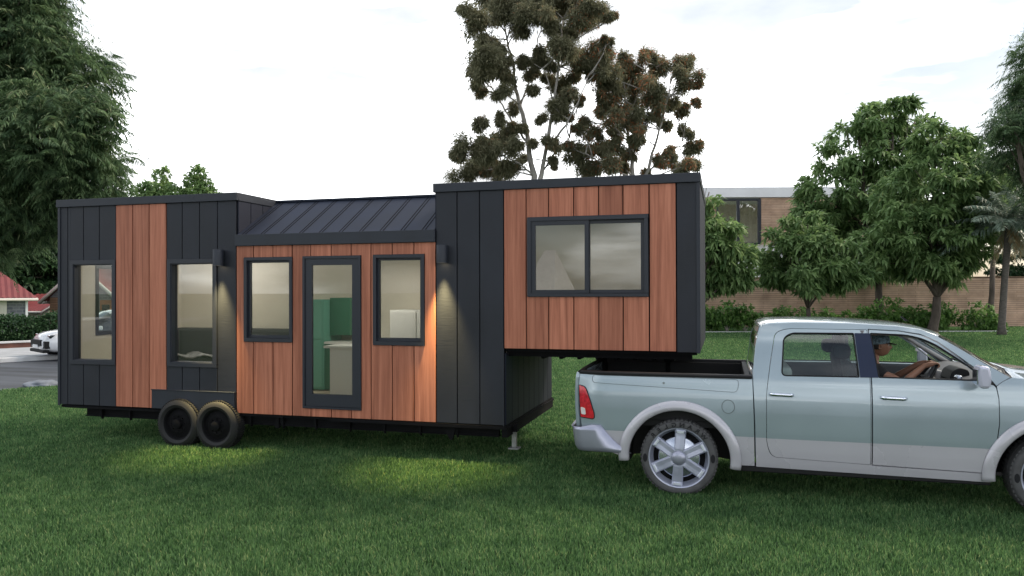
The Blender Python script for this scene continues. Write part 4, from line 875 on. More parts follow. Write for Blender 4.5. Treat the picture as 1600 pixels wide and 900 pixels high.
# furniture seen through the glass
def sofa():
    r = empty('sofa', (1.3, 2.2, .6), 'dark grey high backed corner sofa seen through the left windows', 'sofa'); S = M['sofa_cloth']
    mb = MB(); mb.box(.14, 2.55, 1.85, 2.55, .62, .98); mb.box(.14, .80, 1.48, 1.848, .62, .98); mb.build('base', S, r, bevel=.03)
    mb = MB(); mb.box(.14, 1.33, 2.36, 2.57, .98, 1.60); mb.build('back_cushion', S, r, bevel=.05); mb = MB(); mb.box(1.35, 2.55, 2.36, 2.57, .98, 1.60); mb.build('back_cushion', S, r, bevel=.05)
    mb = MB(); mb.box(.125, .30, 1.48, 2.35, .98, 1.60); mb.build('back_cushion', S, r, bevel=.05)
    for i in range(3): mb = MB(); mb.box(.32+i*.74, 1.04+i*.74, 1.80, 2.35, .985, 1.13); mb.build('seat_cushion', S, r, bevel=.05)
    mb = MB()
    rows = [[(.5+1.5*i/12, 1.75+.5*j/6, 1.15+.03*math.sin(i*1.3+j)+.02*math.sin(j*2.2)) for i in range(13)] for j in range(7)]
    mb.grid(rows); o = mb.build('throw_blanket', mat('blanket_grey', (.25, .25, .26), .9, vary=((9, 2, 2), .5)), None, sol=.02); tag(o, 'rumpled grey blanket lying on the dark corner sofa', 'blanket')
sofa()
def kitchen():
    r = empty('kitchen_cabinet', (3.3, 2.3, .6), 'tall green kitchen cabinet behind the glass door', 'cabinet'); G_ = M['cabinet_green']
    mb = MB(); mb.box(2.90, 3.42, 1.95, 2.57, .62, 2.12); mb.build('carcass', mat('cabinet_pale_green', (.13, .36, .28), .4), r, bevel=.005)
    mb = MB(); mb.box(2.92, 3.40, 1.925, 1.949, .66, 1.45); mb.build('cabinet_door', MATS['cabinet_pale_green'], r, bevel=.004); mb = MB(); mb.box(2.92, 3.40, 1.925, 1.949, 1.46, 2.10); mb.build('cabinet_door', MATS['cabinet_pale_green'], r, bevel=.004)
    mb = MB(); mb.box(3.425, 3.80, 2.15, 2.57, 1.52, 2.15); mb.build('upper_cabinet', G_, r, bevel=.004)
    mb = MB(); mb.box(3.425, 4.4, 1.98, 2.57, .62, 1.38); mb.build('base_cabinet', G_, r, bevel=.004)
    mb = MB(); mb.box(3.425, 4.42, 1.95, 2.57, 1.383, 1.42); mb.build('worktop', M['counter_white'], r, bevel=.003)
    r = empty('kitchen_island', (3.9, 1.4, .6), 'white kitchen island behind the glass door', 'kitchen island')
    mb = MB(); mb.box(3.98, 4.75, 1.15, 1.60, .602, 1.38); mb.build('carcass', M['counter_white'], r, bevel=.004)
    mb = MB(); mb.box(3.90, 4.80, 1.10, 1.65, 1.383, 1.42); mb.build('worktop', M['counter_white'], r, bevel=.003)
    r = empty('white_cabinet', (5.3, 2.3, .6), 'white low cabinet under the wall behind the right kitchen window', 'cabinet')
    mb = MB(); mb.box(4.6, 6.0, 2.0, 2.57, .602, 1.95); mb.build('carcass', M['counter_white'], r, bevel=.004)
    for i in range(3): mb = MB(); mb.box(4.62+i*.46, 5.06+i*.46, 1.98, 1.999, .63, 1.92); mb.build('cabinet_door', M['counter_white'], r, bevel=.003)
kitchen()
mb = MB(); mb.box(7.3, 9.2, .7, 2.2, 1.604, 1.85); bd = mb.build('mattress', M['room_wall'], None, bevel=.05); tag(bd, 'pale mattress on the floor of the raised bedroom', 'mattress')

# ================================================================== PICKUP TRUCK
TC = .15                                    # centre line (y) of the truck; the near side faces -y
YT = [(.30, -.800), (.40, -.825), (.55, -.845), (.68, -.852), (.72, -.858), (.95, -.864), (1.12, -.856), (1.17, -.846), (1.25, -.838), (1.31, -.822), (1.50, -.765), (1.70, -.700), (1.85, -.640), (1.95, -.58)]
_yz = np.array([a for a, b in YT]); _yy = np.array([b for a, b in YT])
_zd = np.linspace(.2, 2.1, 381); _k = np.exp(-.5*(np.arange(-12, 13)/4.)**2); _yd = np.convolve(np.pad(np.interp(_zd, _yz, _yy), 12, 'edge'), _k/_k.sum(), 'valid')
def YS(x, z):
    y = float(np.interp(z, _zd, _yd))
    if x > 12.9: y += .09*((x-12.9)/1.0)**2
    if x < 8.6: y += .10*max(0, (8.6-x)/.4)**2.2
    return y
PK = empty('pickup_truck', (11.0, TC, 0), 'silver blue crew cab pickup truck with black bed rails under the gooseneck', 'pickup truck')
def inpoly(x, z, P):
    c = False; n = len(P); j = n-1
    for i in range(n):
        if (P[i][1] > z) != (P[j][1] > z) and x < (P[j][0]-P[i][0])*(z-P[i][1])/(P[j][1]-P[i][1])+P[i][0]: c = not c
        j = i
    return c
def densify(P, d=.045):
    o = []
    for i in range(len(P)):
        a, b = P[i], P[(i+1) % len(P)]; n = max(1, int(math.hypot(b[0]-a[0], b[1]-a[1])/d))
        for k in range(n): o.append((a[0]+(b[0]-a[0])*k/n, a[1]+(b[1]-a[1])*k/n))
    return o
def rounded(P, r=.05, n=5, rs=None):
    """round the corners of a polygon"""
    o = []
    for i in range(len(P)):
        a, b, c = Vector(P[i-1]), Vector(P[i]), Vector(P[(i+1) % len(P)]); rr = rs[i] if rs else r
        u, v = (a-b), (c-b); q = min(rr, u.length*.45, v.length*.45)
        if q < .004: o.append(tuple(b)); continue
        p0, p1 = b+u.normalized()*q, b+v.normalized()*q
        for k in range(n+1):
            t = k/n; o.append(tuple(p0*(1-t)**2+b*2*t*(1-t)+p1*t*t))
    return o
def panel(name, outline, holes, mats, split=None, off=0, thick=.02, side=-1, parent=None, grid=.07, yf=None, sharp=38, label=None):
    yf = yf or YS; outs = [densify(outline)]+[densify(h) for h in holes]; V = []; E = []
    for P in outs:
        b = len(V); V += [Vector(p) for p in P]; E += [(b+i, b+(i+1) % len(P)) for i in range(len(P))]
    xs = [p[0] for p in outline]; zs = [p[1] for p in outline]; x0, x1, z0, z1 = min(xs), max(xs), min(zs), max(zs)
    if split and z0 < split < z1:
        n = int((x1-x0)/.04); b = len(V); V += [Vector((x0-.02+(x1-x0+.04)*i/n, split)) for i in range(n+1)]; E += [(b+i, b+i+1) for i in range(n)]
    allp = [p for P in outs for p in P]; A = np.array(allp)
    zg = sorted(set([round(float(z), 3) for z in np.arange(z0, z1, grid)]+[z for z, _ in YT if z0 < z < z1]))
    for x in np.arange(x0+grid/2, x1, grid):
        for z in zg:
            if inpoly(x, z, outline) and not any(inpoly(x, z, h) for h in holes) and ((A[:, 0]-x)**2+(A[:, 1]-z)**2).min() > (grid*.35)**2 and not (split and abs(z-split) < .02): V.append(Vector((x, z)))
    vo, eo, fo, _, _, _ = delaunay_2d_cdt(V, E, [], 0, 1e-5)
    F_ = []; mi = []
    for f in fo:
        cx = sum(vo[i].x for i in f)/len(f); cz = sum(vo[i].y for i in f)/len(f)
        if inpoly(cx, cz, outline) and not any(inpoly(cx, cz, h) for h in holes):
            a, b, c = [vo[i] for i in f[:3]]; ar = abs((b.x-a.x)*(c.y-a.y)-(b.y-a.y)*(c.x-a.x))
            if ar/max((b-a).length, (c-b).length, (a-c).length, 1e-9) < .0012: continue
            ccw = (b.x-a.x)*(c.y-a.y)-(b.y-a.y)*(c.x-a.x) > 0
            g = tuple(f) if ccw else tuple(reversed(f))
            F_.append(g if side < 0 else tuple(reversed(g))); mi.append(1 if (split and cz < split) else 0)
    vs = []
    for p in vo:
        y = yf(p.x, p.y)-off; y = y if side < 0 else 2*TC-y; vs.append((p.x, y, p.y))
    me = bpy.data.meshes.new(name); me.from_pydata(vs, [], F_)
    for m in (mats if isinstance(mats, (list, tuple)) else [mats]): me.materials.append(m)
    me.polygons.foreach_set('material_index', mi); me.polygons.foreach_set('use_smooth', [True]*len(F_))
    bm = bmesh.new(); bm.from_mesh(me); bmesh.ops.delete(bm, geom=[v for v in bm.verts if not v.link_faces], context='VERTS'); bm.to_mesh(me); bm.free(); me.update()
    o = link(name, me, PK if parent is None else parent)
    if thick: md = o.modifiers.new('s', 'SOLIDIFY'); md.thickness = thick; md.offset = -1
    if sharp: md = o.modifiers.new('e', 'EDGE_SPLIT'); md.split_angle = R(sharp)
    if label: o['label'] = label
    return o
def mir(y, side): return y if side < 0 else 2*TC-y
PB, PS = M['paint_blue'], M['paint_silver']; mat('bumper_silver', (.40, .41, .50), .34, metal=.6); mat('rim_silver', (.44, .46, .56), .36, metal=.45, vary=((12, 12, 12), .08)); mat('spoke_white', (.75, .78, .85), .2, metal=.3, coat=1); mat('mirror_shell', (.55, .55, .66), .25, metal=.2, coat=1); mat('seam_grey', (.10, .12, .13), .5)
WX = (9.36, 12.975); WZ = .415; AR = .545
def arch(cx, r, a0, a1, n=26): return [(cx+r*math.cos(R(a0+(a1-a0)*i/n)), WZ+r*.98*math.sin(R(a0+(a1-a0)*i/n))) for i in range(n+1)]
def truck_side(side):
    # bed side with the wheel opening
    bed = [(8.245, 1.305), (8.235, 1.17), (8.27, .80), (8.30, .60), (8.47, .50), (8.76, .415)]+arch(WX[0], AR+.03, 180, 0)[0:0]
    o_ = [(10.135, 1.308), (8.25, 1.308), (8.236, 1.17), (8.262, .78), (8.30, .50), (8.60, .44)]+arch(WX[0], AR+.02, 184, -5)+[(10.155, .368), (10.15, .8)]
    b = panel('bed_side', o_, [], [PB, PS], split=.682, side=side, thick=.03)
    # storage lid seam line and fuel door: raised thin panels
    lid = rounded([(8.40, 1.298), (8.40, 1.215), (9.98, 1.155), (10.0, 1.292)], .05)
    seam = MB(); L_ = densify(lid, .03); seam.tube([(x, mir(YS(x, z)-.0015, side), z) for x, z in L_+[L_[0]]], .0022, 6, cap=False); seam.build('lid_seam', M['seam_grey'], b)
    kc = MB(); kc.tube([(9.2, mir(YS(9.2, 1.235)-.012, side), 1.235), (9.2, mir(YS(9.2, 1.235), side), 1.235)], .012, 12); kc.build('lock', M['chrome_dull'], b)
    if side < 0:
        fd = [(9.885+.066*math.cos(a), 1.0+.072*math.sin(a)) for a in np.linspace(0, 2*math.pi, 40)[:-1]]
        s2 = MB(); s2.tube([(x, YS(x, z)-.0012, z) for x, z in fd+[fd[0]]], .003, 6, cap=False); s2.build('fuel_door', M['seam_grey'], b)
    # cab side with rear door hole, front door notch
    rd = rounded([(10.325, .475), (11.300, .448), (11.300, 1.838), (10.50, 1.842), (10.375, 1.80), (10.315, 1.45), (10.275, 1.15), (10.275, .62)], rs=[.12, .01, .01, .16, .12, .1, .1, .1])
    fdp = [(11.312, .448), (12.36, .425), (12.425, .62), (12.463, .92), (12.464, 1.17), (12.447, 1.285), (12.39, 1.362), (12.13, 1.575), (11.95, 1.715), (11.80, 1.79), (11.60, 1.825), (11.312, 1.838)]
    cab = [(10.172, .362), (12.385, .335), (12.36, .42), (11.306, .442), (11.306, 1.845), (11.60, 1.833), (11.805, 1.80), (11.96, 1.725), (12.14, 1.583), (12.40, 1.37), (12.45, 1.30), (12.50, 1.34), (12.575, 1.385), (12.36, 1.515), (12.19, 1.632), (12.05, 1.722), (11.94, 1.785), (11.82, 1.835), (11.60, 1.868), (11.15, 1.893), (10.57, 1.898), (10.32, 1.885), (10.235, 1.85), (10.19, 1.70), (10.15, 1.40), (10.145, 1.29), (10.165, .80)]
    cb = panel('cab_side', cab, [rd], [PB, PS], split=.680, side=side, thick=.05)
    def inset(P, d):
        cx = sum(p[0] for p in P)/len(P); cz = sum(p[1] for p in P)/len(P); return [(p[0]+(d if p[0] < cx else -d), p[1]+(d if p[1] < cz else -d)) for p in P]
    rw = rounded([(10.435, 1.345), (11.195, 1.350), (11.165, 1.795), (10.545, 1.792), (10.465, 1.74)], rs=[.05, .01, .01, .12, .05])
    fw2 = rounded([(11.385, 1.352), (12.395, 1.345), (12.12, 1.560), (11.93, 1.695), (11.80, 1.755), (11.66, 1.785), (11.33, 1.797)], rs=[.01, .02, .08, .08, .08, .05, .01])
    for nm, P, W_, hx, gl in [('rear_door', rd, rw, (10.30, 10.555), 'car_glass'), ('front_door', fdp, fw2, (11.385, 11.64), None)]:
        d = panel(nm, inset(P, .005), [W_], [PB, PS], split=.676, side=side, off=.001, thick=.045)
        wl = densify(W_, .04); t = MB(); t.tube([(x, mir(YS(x, z)+.003, side), z) for x, z in wl+[wl[0]]], .009, 6, cap=False); t.build('window_seal', M['plastic_black'], d)
        if gl or side > 0: panel('side_glass', inset(W_, -.012), [], M['car_glass'] if side < 0 else M['clear_glass'], side=side, off=-.018, thick=0, parent=d, sharp=0)
        # handle
        x0, x1 = hx; z = 1.152; h = MB(); rows = []
        for i in range(13):
            t_ = i/12; x = x0+(x1-x0)*t_; bulge = .034*min(1, math.sin(math.pi*t_)*2.2); y = YS(x, z)-.006-bulge; hz = .019*(1 if .04 < t_ < .96 else .6)
            rows.append([(x, mir(y+.012*math.sin(a)-.0, side), z-.006*t_+hz*math.cos(a)) for a in np.linspace(0, 2*math.pi, 9)[:-1]])
        h.grid(rows, close=True); h.add([p for p in rows[0]], [tuple(range(8))]); h.add([p for p in rows[-1]], [tuple(range(8))]); h.build('door_handle', M['chrome'], d)
        # inner door trim
        xa, xb = min(p[0] for p in P)+.04, max(p[0] for p in P)-.03
        tr = MB(); y0 = mir(YS(11, 1.0)+.055, side); y1 = mir(YS(11, 1.0)+.10, side); tr.box(xa+.03, xb-.05, min(y0, y1), max(y0, y1), .50, 1.325); tr.build('door_trim', M['interior_grey'], d, bevel=.02)
    # B pillar cover
    pl = [(11.205, 1.348), (11.378, 1.350), (11.322, 1.80), (11.175, 1.80)]
    panel('pillar_cover', pl, [], M['pillar_gloss'], side=side, off=.006, thick=.008)
    # front fender
    ff = [(12.450, 1.292), (12.466, 1.18), (12.466, .92), (12.43, .62), (12.39, .335)]+arch(WX[1], AR+.02, 187, -3)+[(13.70, .45), (13.86, .62), (13.88, .85), (13.84, 1.13), (13.6, 1.235), (13.2, 1.30), (12.9, 1.345), (12.585, 1.382), (12.51, 1.342)]
    fe = panel('front_fender', ff, [], [PB, PS], split=.674, side=side, thick=.03)
    # flares
    for i, cx in enumerate(WX):
        mb = MB(); rows = []
        prof = [(.652, .000), (.648, .012), (.620, .030), (.585, .040), (.555, .038), (.540, .024), (.536, -.03), (.545, -.10)]
        for k in range(45):
            a = R(186-(186+9)*k/44); row = []
            for r_, o in prof:
                q = 1+.018*math.cos(a)**8; x = cx+r_*q*math.cos(a); z = WZ+r_*.97*math.sin(a)
                ys = YS(min(max(x, 8.3), 13.6), max(z, .42)); row.append((x, mir(ys-o-.004, side), z))
            rows.append(row)
        mb.grid(rows); mb.build('wheel_flare', PS, PK, sol=.004)
        # inner wheel housing
        mb = MB(); ws = [[(cx+.548*math.cos(a), mir(y, side), WZ+.545*math.sin(a)) for a in np.linspace(R(-8), R(188), 30)] for y in (-.80, -.42)]
        mb.grid(ws); mb.add([(cx, mir(-.42, side), WZ)]+ws[1], [(0, k, k+1) for k in range(1, 30)]); mb.build('wheel_housing', M['plastic_black'], PK)
    # black sill under the cab side
    mb = MB(); y0, y1 = sorted((mir(-.80, side), mir(-.60, side))); mb.box(10.0, 12.4, y0, y1, .30, .36); mb.build('sill', M['plastic_black'], PK, bevel=.01)
    # rail cap on the bed
    mb = MB(); rows = []
    for x in np.linspace(8.235, 10.13, 14):
        ys = YS(x, 1.31); rows.append([(x, mir(ys+dy, side), z) for dy, z in ((-.008, 1.300), (-.010, 1.325), (.005, 1.338), (.085, 1.338), (.092, 1.320), (.092, 1.28))])
    mb.grid(rows); mb.build('bed_rail', M['plastic_black'], PK, split=30)
    # inner bed wall
    mb = MB(); y0, y1 = sorted((mir(-.735, side), mir(-.70, side))); mb.box(8.30, 10.08, y0, y1, .80, 1.30); mb.build('bed_liner', M['plastic_black'], PK, bevel=.008)
    mb = MB(); mb.box(8.9, 9.82, *sorted((mir(-.70, side), mir(-.50, side))), .80, 1.02); mb.build('wheel_tub', M['plastic_black'], PK, bevel=.05)
    # tail light
    tl = rounded([(8.242, 1.175), (8.318, 1.160), (8.375, 1.02), (8.425, .865), (8.425, .805), (8.262, .815)], rs=[.01, .05, .05, .05, .03, .01])
    t_ = panel('tail_light', tl, [], M['red_lens'], side=side, off=.012, thick=.025, grid=.04)
    panel('reverse_lens', rounded([(8.262, .93), (8.315, .92), (8.325, .845), (8.268, .848)], .015), [], M['white_lens'], side=side, off=.016, thick=.006, parent=t_, grid=.04)
    sm = MB(); P = densify(tl, .03); sm.tube([(x, mir(YS(x, z)-.006, side), z) for x, z in P+[P[0]]], .007, 6, cap=False); sm.build('lens_seal', M['plastic_black'], t_)
    mb = MB(); mb.box(8.222, 8.236, *sorted((mir(-.74, side), mir(-.56, side))), .82, 1.17); mb.build('rear_lens', M['red_lens'], t_, bevel=.005)
    # mirror: shell on an arm
    mb = MB(); y0, y1 = sorted((mir(-.93, side), mir(-1.13, side))); mb.prism(rounded([(12.22, 1.30), (12.31, 1.30), (12.325, 1.40), (12.305, 1.515), (12.215, 1.52), (12.205, 1.40)], .035), y0, y1, 'y', smooth=False)
    mr_ = mb.build('side_mirror', M['mirror_shell'], PK, bevel=.03)
    mb = MB(); mb.box(12.199, 12.206, y0+.03, y1-.03, 1.34, 1.48); mb.build('mirror_glass', M['chrome'], mr_)
    mb = MB(); mb.tube([(12.33, mir(-.80, side), 1.345), (12.30, mir(-.88, side), 1.33), (12.27, mir(-.98, side), 1.325)], [.03, .024, .024], 10); mb.build('mirror_arm', M['plastic_black'], mr_)
    sail = [(12.30, 1.350), (12.44, 1.300), (12.385, 1.372), (12.27, 1.455)]
    panel('mirror_sail', sail, [], M['plastic_black'], side=side, off=.008, thick=.01)
for s_ in (-1, 1): truck_side(s_)
def truck_body():
    # roof
    mb = MB(); rows = []
    X = [10.235, 10.26, 10.33, 10.57, 10.9, 11.15, 11.6, 11.82, 11.94, 11.97]; Z = [1.850, 1.872, 1.888, 1.899, 1.898, 1.894, 1.869, 1.837, 1.787, 1.770]
    for x, z in zip(X, Z):
        ye = YS(x, z); hw = TC-ye; row = []
        for t in np.linspace(-1, 1, 25):
            y = TC+hw*t; zz_ = z+.038*(1-abs(t)**3.2)*(1 if 10.3 < x < 11.9 else .75); xx = x+(.13 if x > 11.8 else 0)*(1-t*t)*max(0, (x-11.8)/.17)-(.03*(1-t*t) if x < 10.3 else 0); row.append((xx, y, zz_))
        rows.append(row)
    mb.grid(rows); mb.build('roof', PB, PK, sol=.02)
    # windscreen
    mb = MB(); rows = []; A = [(11.972, 1.768), (12.06, 1.712), (12.19, 1.628), (12.36, 1.513), (12.53, 1.405)]
    for k, (x, z) in enumerate(A):
        hw = TC-YS(x, z)-.03; rows.append([(x+.13*(1-t*t)+.03*k/4*(1-t*t), TC+hw*t, z+.02*(1-t*t)) for t in np.linspace(-1, 1, 21)])
    mb.grid(rows); mb.build('windscreen', M['clear_glass'], PK)
    mb = MB(); mb.tube([rows[-1][i] for i in range(21)], .012, 6); mb.tube([(r[0][0], r[0][1], r[0][2]+.005) for r in rows], .008, 6); mb.tube([(r[-1][0], r[-1][1], r[-1][2]+.005) for r in rows], .008, 6); mb.build('windscreen_seal', M['plastic_black'], PK)
    # cowl and hood
    mb = MB(); r0 = [(12.535+.16*(1-t*t), TC+(TC-YS(12.53, 1.39)-.05)*t, 1.392+.012*(1-t*t)) for t in np.linspace(-1, 1, 21)]; r1 = [(12.68+.12*(1-t*t), TC+(TC-YS(12.6, 1.38)-.03)*t, 1.362+.03*(1-t*t)) for t in np.linspace(-1, 1, 21)]
    mb.grid([r0, r1]); mb.build('cowl', M['plastic_black'], PK)
    mb = MB(); rows = []
    for x, z in [(12.60, 1.375), (12.75, 1.362), (13.0, 1.332), (13.3, 1.288), (13.6, 1.235), (13.78, 1.18), (13.84, 1.13)]:
        hw = TC-YS(x, z); rows.append([(x+(.09*(1-t*t) if x < 12.7 else .10*(1-t*t)*max(0, (x-13.2)/.64)), TC+hw*t, z+.055*(1-abs(t)**2.5)+(.018 if abs(t) < .55 else 0)) for t in np.linspace(-1, 1, 31)])
    mb.grid(rows); mb.build('hood', PB, PK, sol=.015)
    # rear cab wall with its glass
    mb = MB(); zs = [.50, 1.0, 1.30, 1.40, 1.70, 1.85]; rows = []
    def rx(z): return float(np.interp(z, [.36, .8, 1.29, 1.40, 1.70, 1.85], [10.172, 10.165, 10.145, 10.150, 10.19, 10.235]))
    yl, yr = -.47, .77
    for (z0, z1, y0, y1) in [(.45, 1.40, -9, 9), (1.78, 1.87, -9, 9), (1.40, 1.78, -9, yl), (1.40, 1.78, yr, 9)]:
        rws = []
        for z in np.linspace(z0, z1, 7): a, b = YS(10.6, z)+.004, 2*TC-YS(10.6, z)-.004; p = a if y0 < -5 else y0; q = b if y1 > 5 else y1; rws.append([(rx(z)-.03*(1-((y-TC)/1.01)**2), y, z) for y in np.linspace(p, q, 12)])
        mb.grid(rws)
    mb.build('cab_rear_wall', PB, PK, sol=-.02)
    mb = MB(); mb.grid([[(rx(z)-.03*(1-((y-TC)/1.01)**2)+.004, y, z) for y in np.linspace(yl-.01, yr+.01, 12)] for z in np.linspace(1.39, 1.79, 6)]); mb.build('rear_glass', M['car_glass'], PK)
    # floor and underbody
    mb = MB(); mb.box(10.2, 12.45, -.74, 1.04, .42, .50); mb.box(12.35, 12.45, -.74, 1.04, .50, 1.30); mb.build('cab_floor', M['plastic_black'], PK)
    mb = MB(); mb.box(8.35, 13.7, -.32, -.22, .42, .58); mb.box(8.35, 13.7, .52, .62, .42, .58); mb.build('truck_frame', M['steel_black'], PK)
    for cx in WX: mb = MB(); mb.tube([(cx, -.6, .40), (cx, .9, .40)], .05, 12); mb.lathe((cx, TC-.0, .40), [(0, -.14), (.12, -.08), (.15, 0), (.12, .08), (0, .14)], 20); mb.build('axle', M['steel_black'], PK)
    mb = MB(); mb.box(8.28, 10.12, -.74, 1.04, .74, .80); mb.build('bed_floor', M['plastic_black'], PK)
    for i in range(9): mb = MB(); mb.box(8.30, 10.05, -.60+i*.18, -.54+i*.18, .801, .815); mb.build('bed_rib', M['plastic_black'], PK)
    mb = MB(); mb.box(10.06, 10.12, -.73, 1.03, .80, 1.325); mb.build('bed_front_wall', M['plastic_black'], PK, bevel=.01)
    # tailgate
    mb = MB(); rows = [[(8.237-.018*(1-t*t)+dx, TC+.90*t, z) for t in np.linspace(-1, 1, 15)] for z, dx in [(.62, .03), (.75, .012), (.95, 0), (1.10, 0), (1.25, .008), (1.31, .02)]]
    mb.grid(rows); tg = mb.build('tailgate', PB, PK, sol=.05); mb = MB(); mb.tube([(8.245-.02*(1-t*t), TC+.90*t, 1.322) for t in np.linspace(-1, 1, 15)], .022, 8); mb.build('tailgate_cap', M['plastic_black'], PK)
    mb = MB(); mb.box(8.20, 8.222, .03, .27, 1.08, 1.16); mb.build('tailgate_handle', M['chrome'], tg, bevel=.008)
    # rear bumper, wrapped round the corners
    mb = MB(); rows = []
    path = [(-1, 8.50, .0), (-1, 8.40, .0), (-1, 8.27, .0), (-.975, 8.19, .03), (-.90, 8.155, .05), (-.5, 8.135, .06), (0, 8.13, .06), (.5, 8.135, .06), (.90, 8.155, .05), (.975, 8.19, .03), (1, 8.27, 0), (1, 8.40, 0), (1, 8.50, 0)]
    for t, x, dn in path:
        y = TC+1.025*t; lowx = .25*max(0, (x-8.36)/.14)
        rows.append([(x, TC+(y-TC)*.985, .705+.035*(x > 8.35)), (x+.002, y, .712+.03*(x > 8.35)), (x+.01+lowx*.2, y, .67), (x+.02+lowx*.5, TC+(y-TC)*.999, .58), (x+.035+lowx*.85, TC+(y-TC)*.996, .49), (x+.06+lowx, TC+(y-TC)*.99, .445), (x+.09+lowx, TC+(y-TC)*.96, .43)])
    mb.grid(rows); bp_ = mb.build('rear_bumper', M['bumper_silver'], PK, sol=.012)
    mb = MB(); mb.box(8.16, 8.34, -.80, 1.10, .688, .70); mb.build('bumper_step', M['plastic_black'], PK, bevel=.004)
    # front: grille, headlights, bumper
    mb = MB(); mb.box(13.80, 13.93, -.36, .66, .78, 1.16); gr = mb.build('grille', M['plastic_black'], PK, bevel=.02)
    for q in [(13.932, 13.955, -.36, .66, 1.12, 1.17), (13.932, 13.955, -.36, .66, .78, .82), (13.932, 13.955, -.38, -.33, .821, 1.119), (13.932, 13.955, .63, .68, .821, 1.119), (13.932, 13.95, .13, .17, .821, 1.119), (13.932, 13.95, -.329, .129, .955, .985), (13.932, 13.95, .171, .629, .955, .985)]:
        mb = MB(); mb.box(*q); mb.build('grille_bar', M['chrome'], gr, bevel=.006)
    for s in (-1, 1):
        mb = MB(); mb.box(13.74, 13.90, *sorted((mir(-.74, s), mir(-.40, s))), .86, 1.12); mb.build('headlight', M['white_lens'], PK, bevel=.03)
    mb = MB(); mb.box(13.80, 14.0, -.78, 1.08, .48, .74); mb.build('front_bumper', M['chrome_dull'], PK, bevel=.04)
    # wiper
    mb = MB(); mb.tube([(12.68, -.25, 1.415), (12.56, -.55, 1.432), (12.52, -.62, 1.44)], .008, 6); mb.build('wiper', M['plastic_black'], PK)
    mb = MB(); mb.prism([(11.83, 1.90), (11.87, 1.90), (11.80, 1.955), (11.78, 1.955)], TC-.012, TC+.012, 'y'); mb.build('roof_antenna', M['plastic_black'], PK)
truck_body()
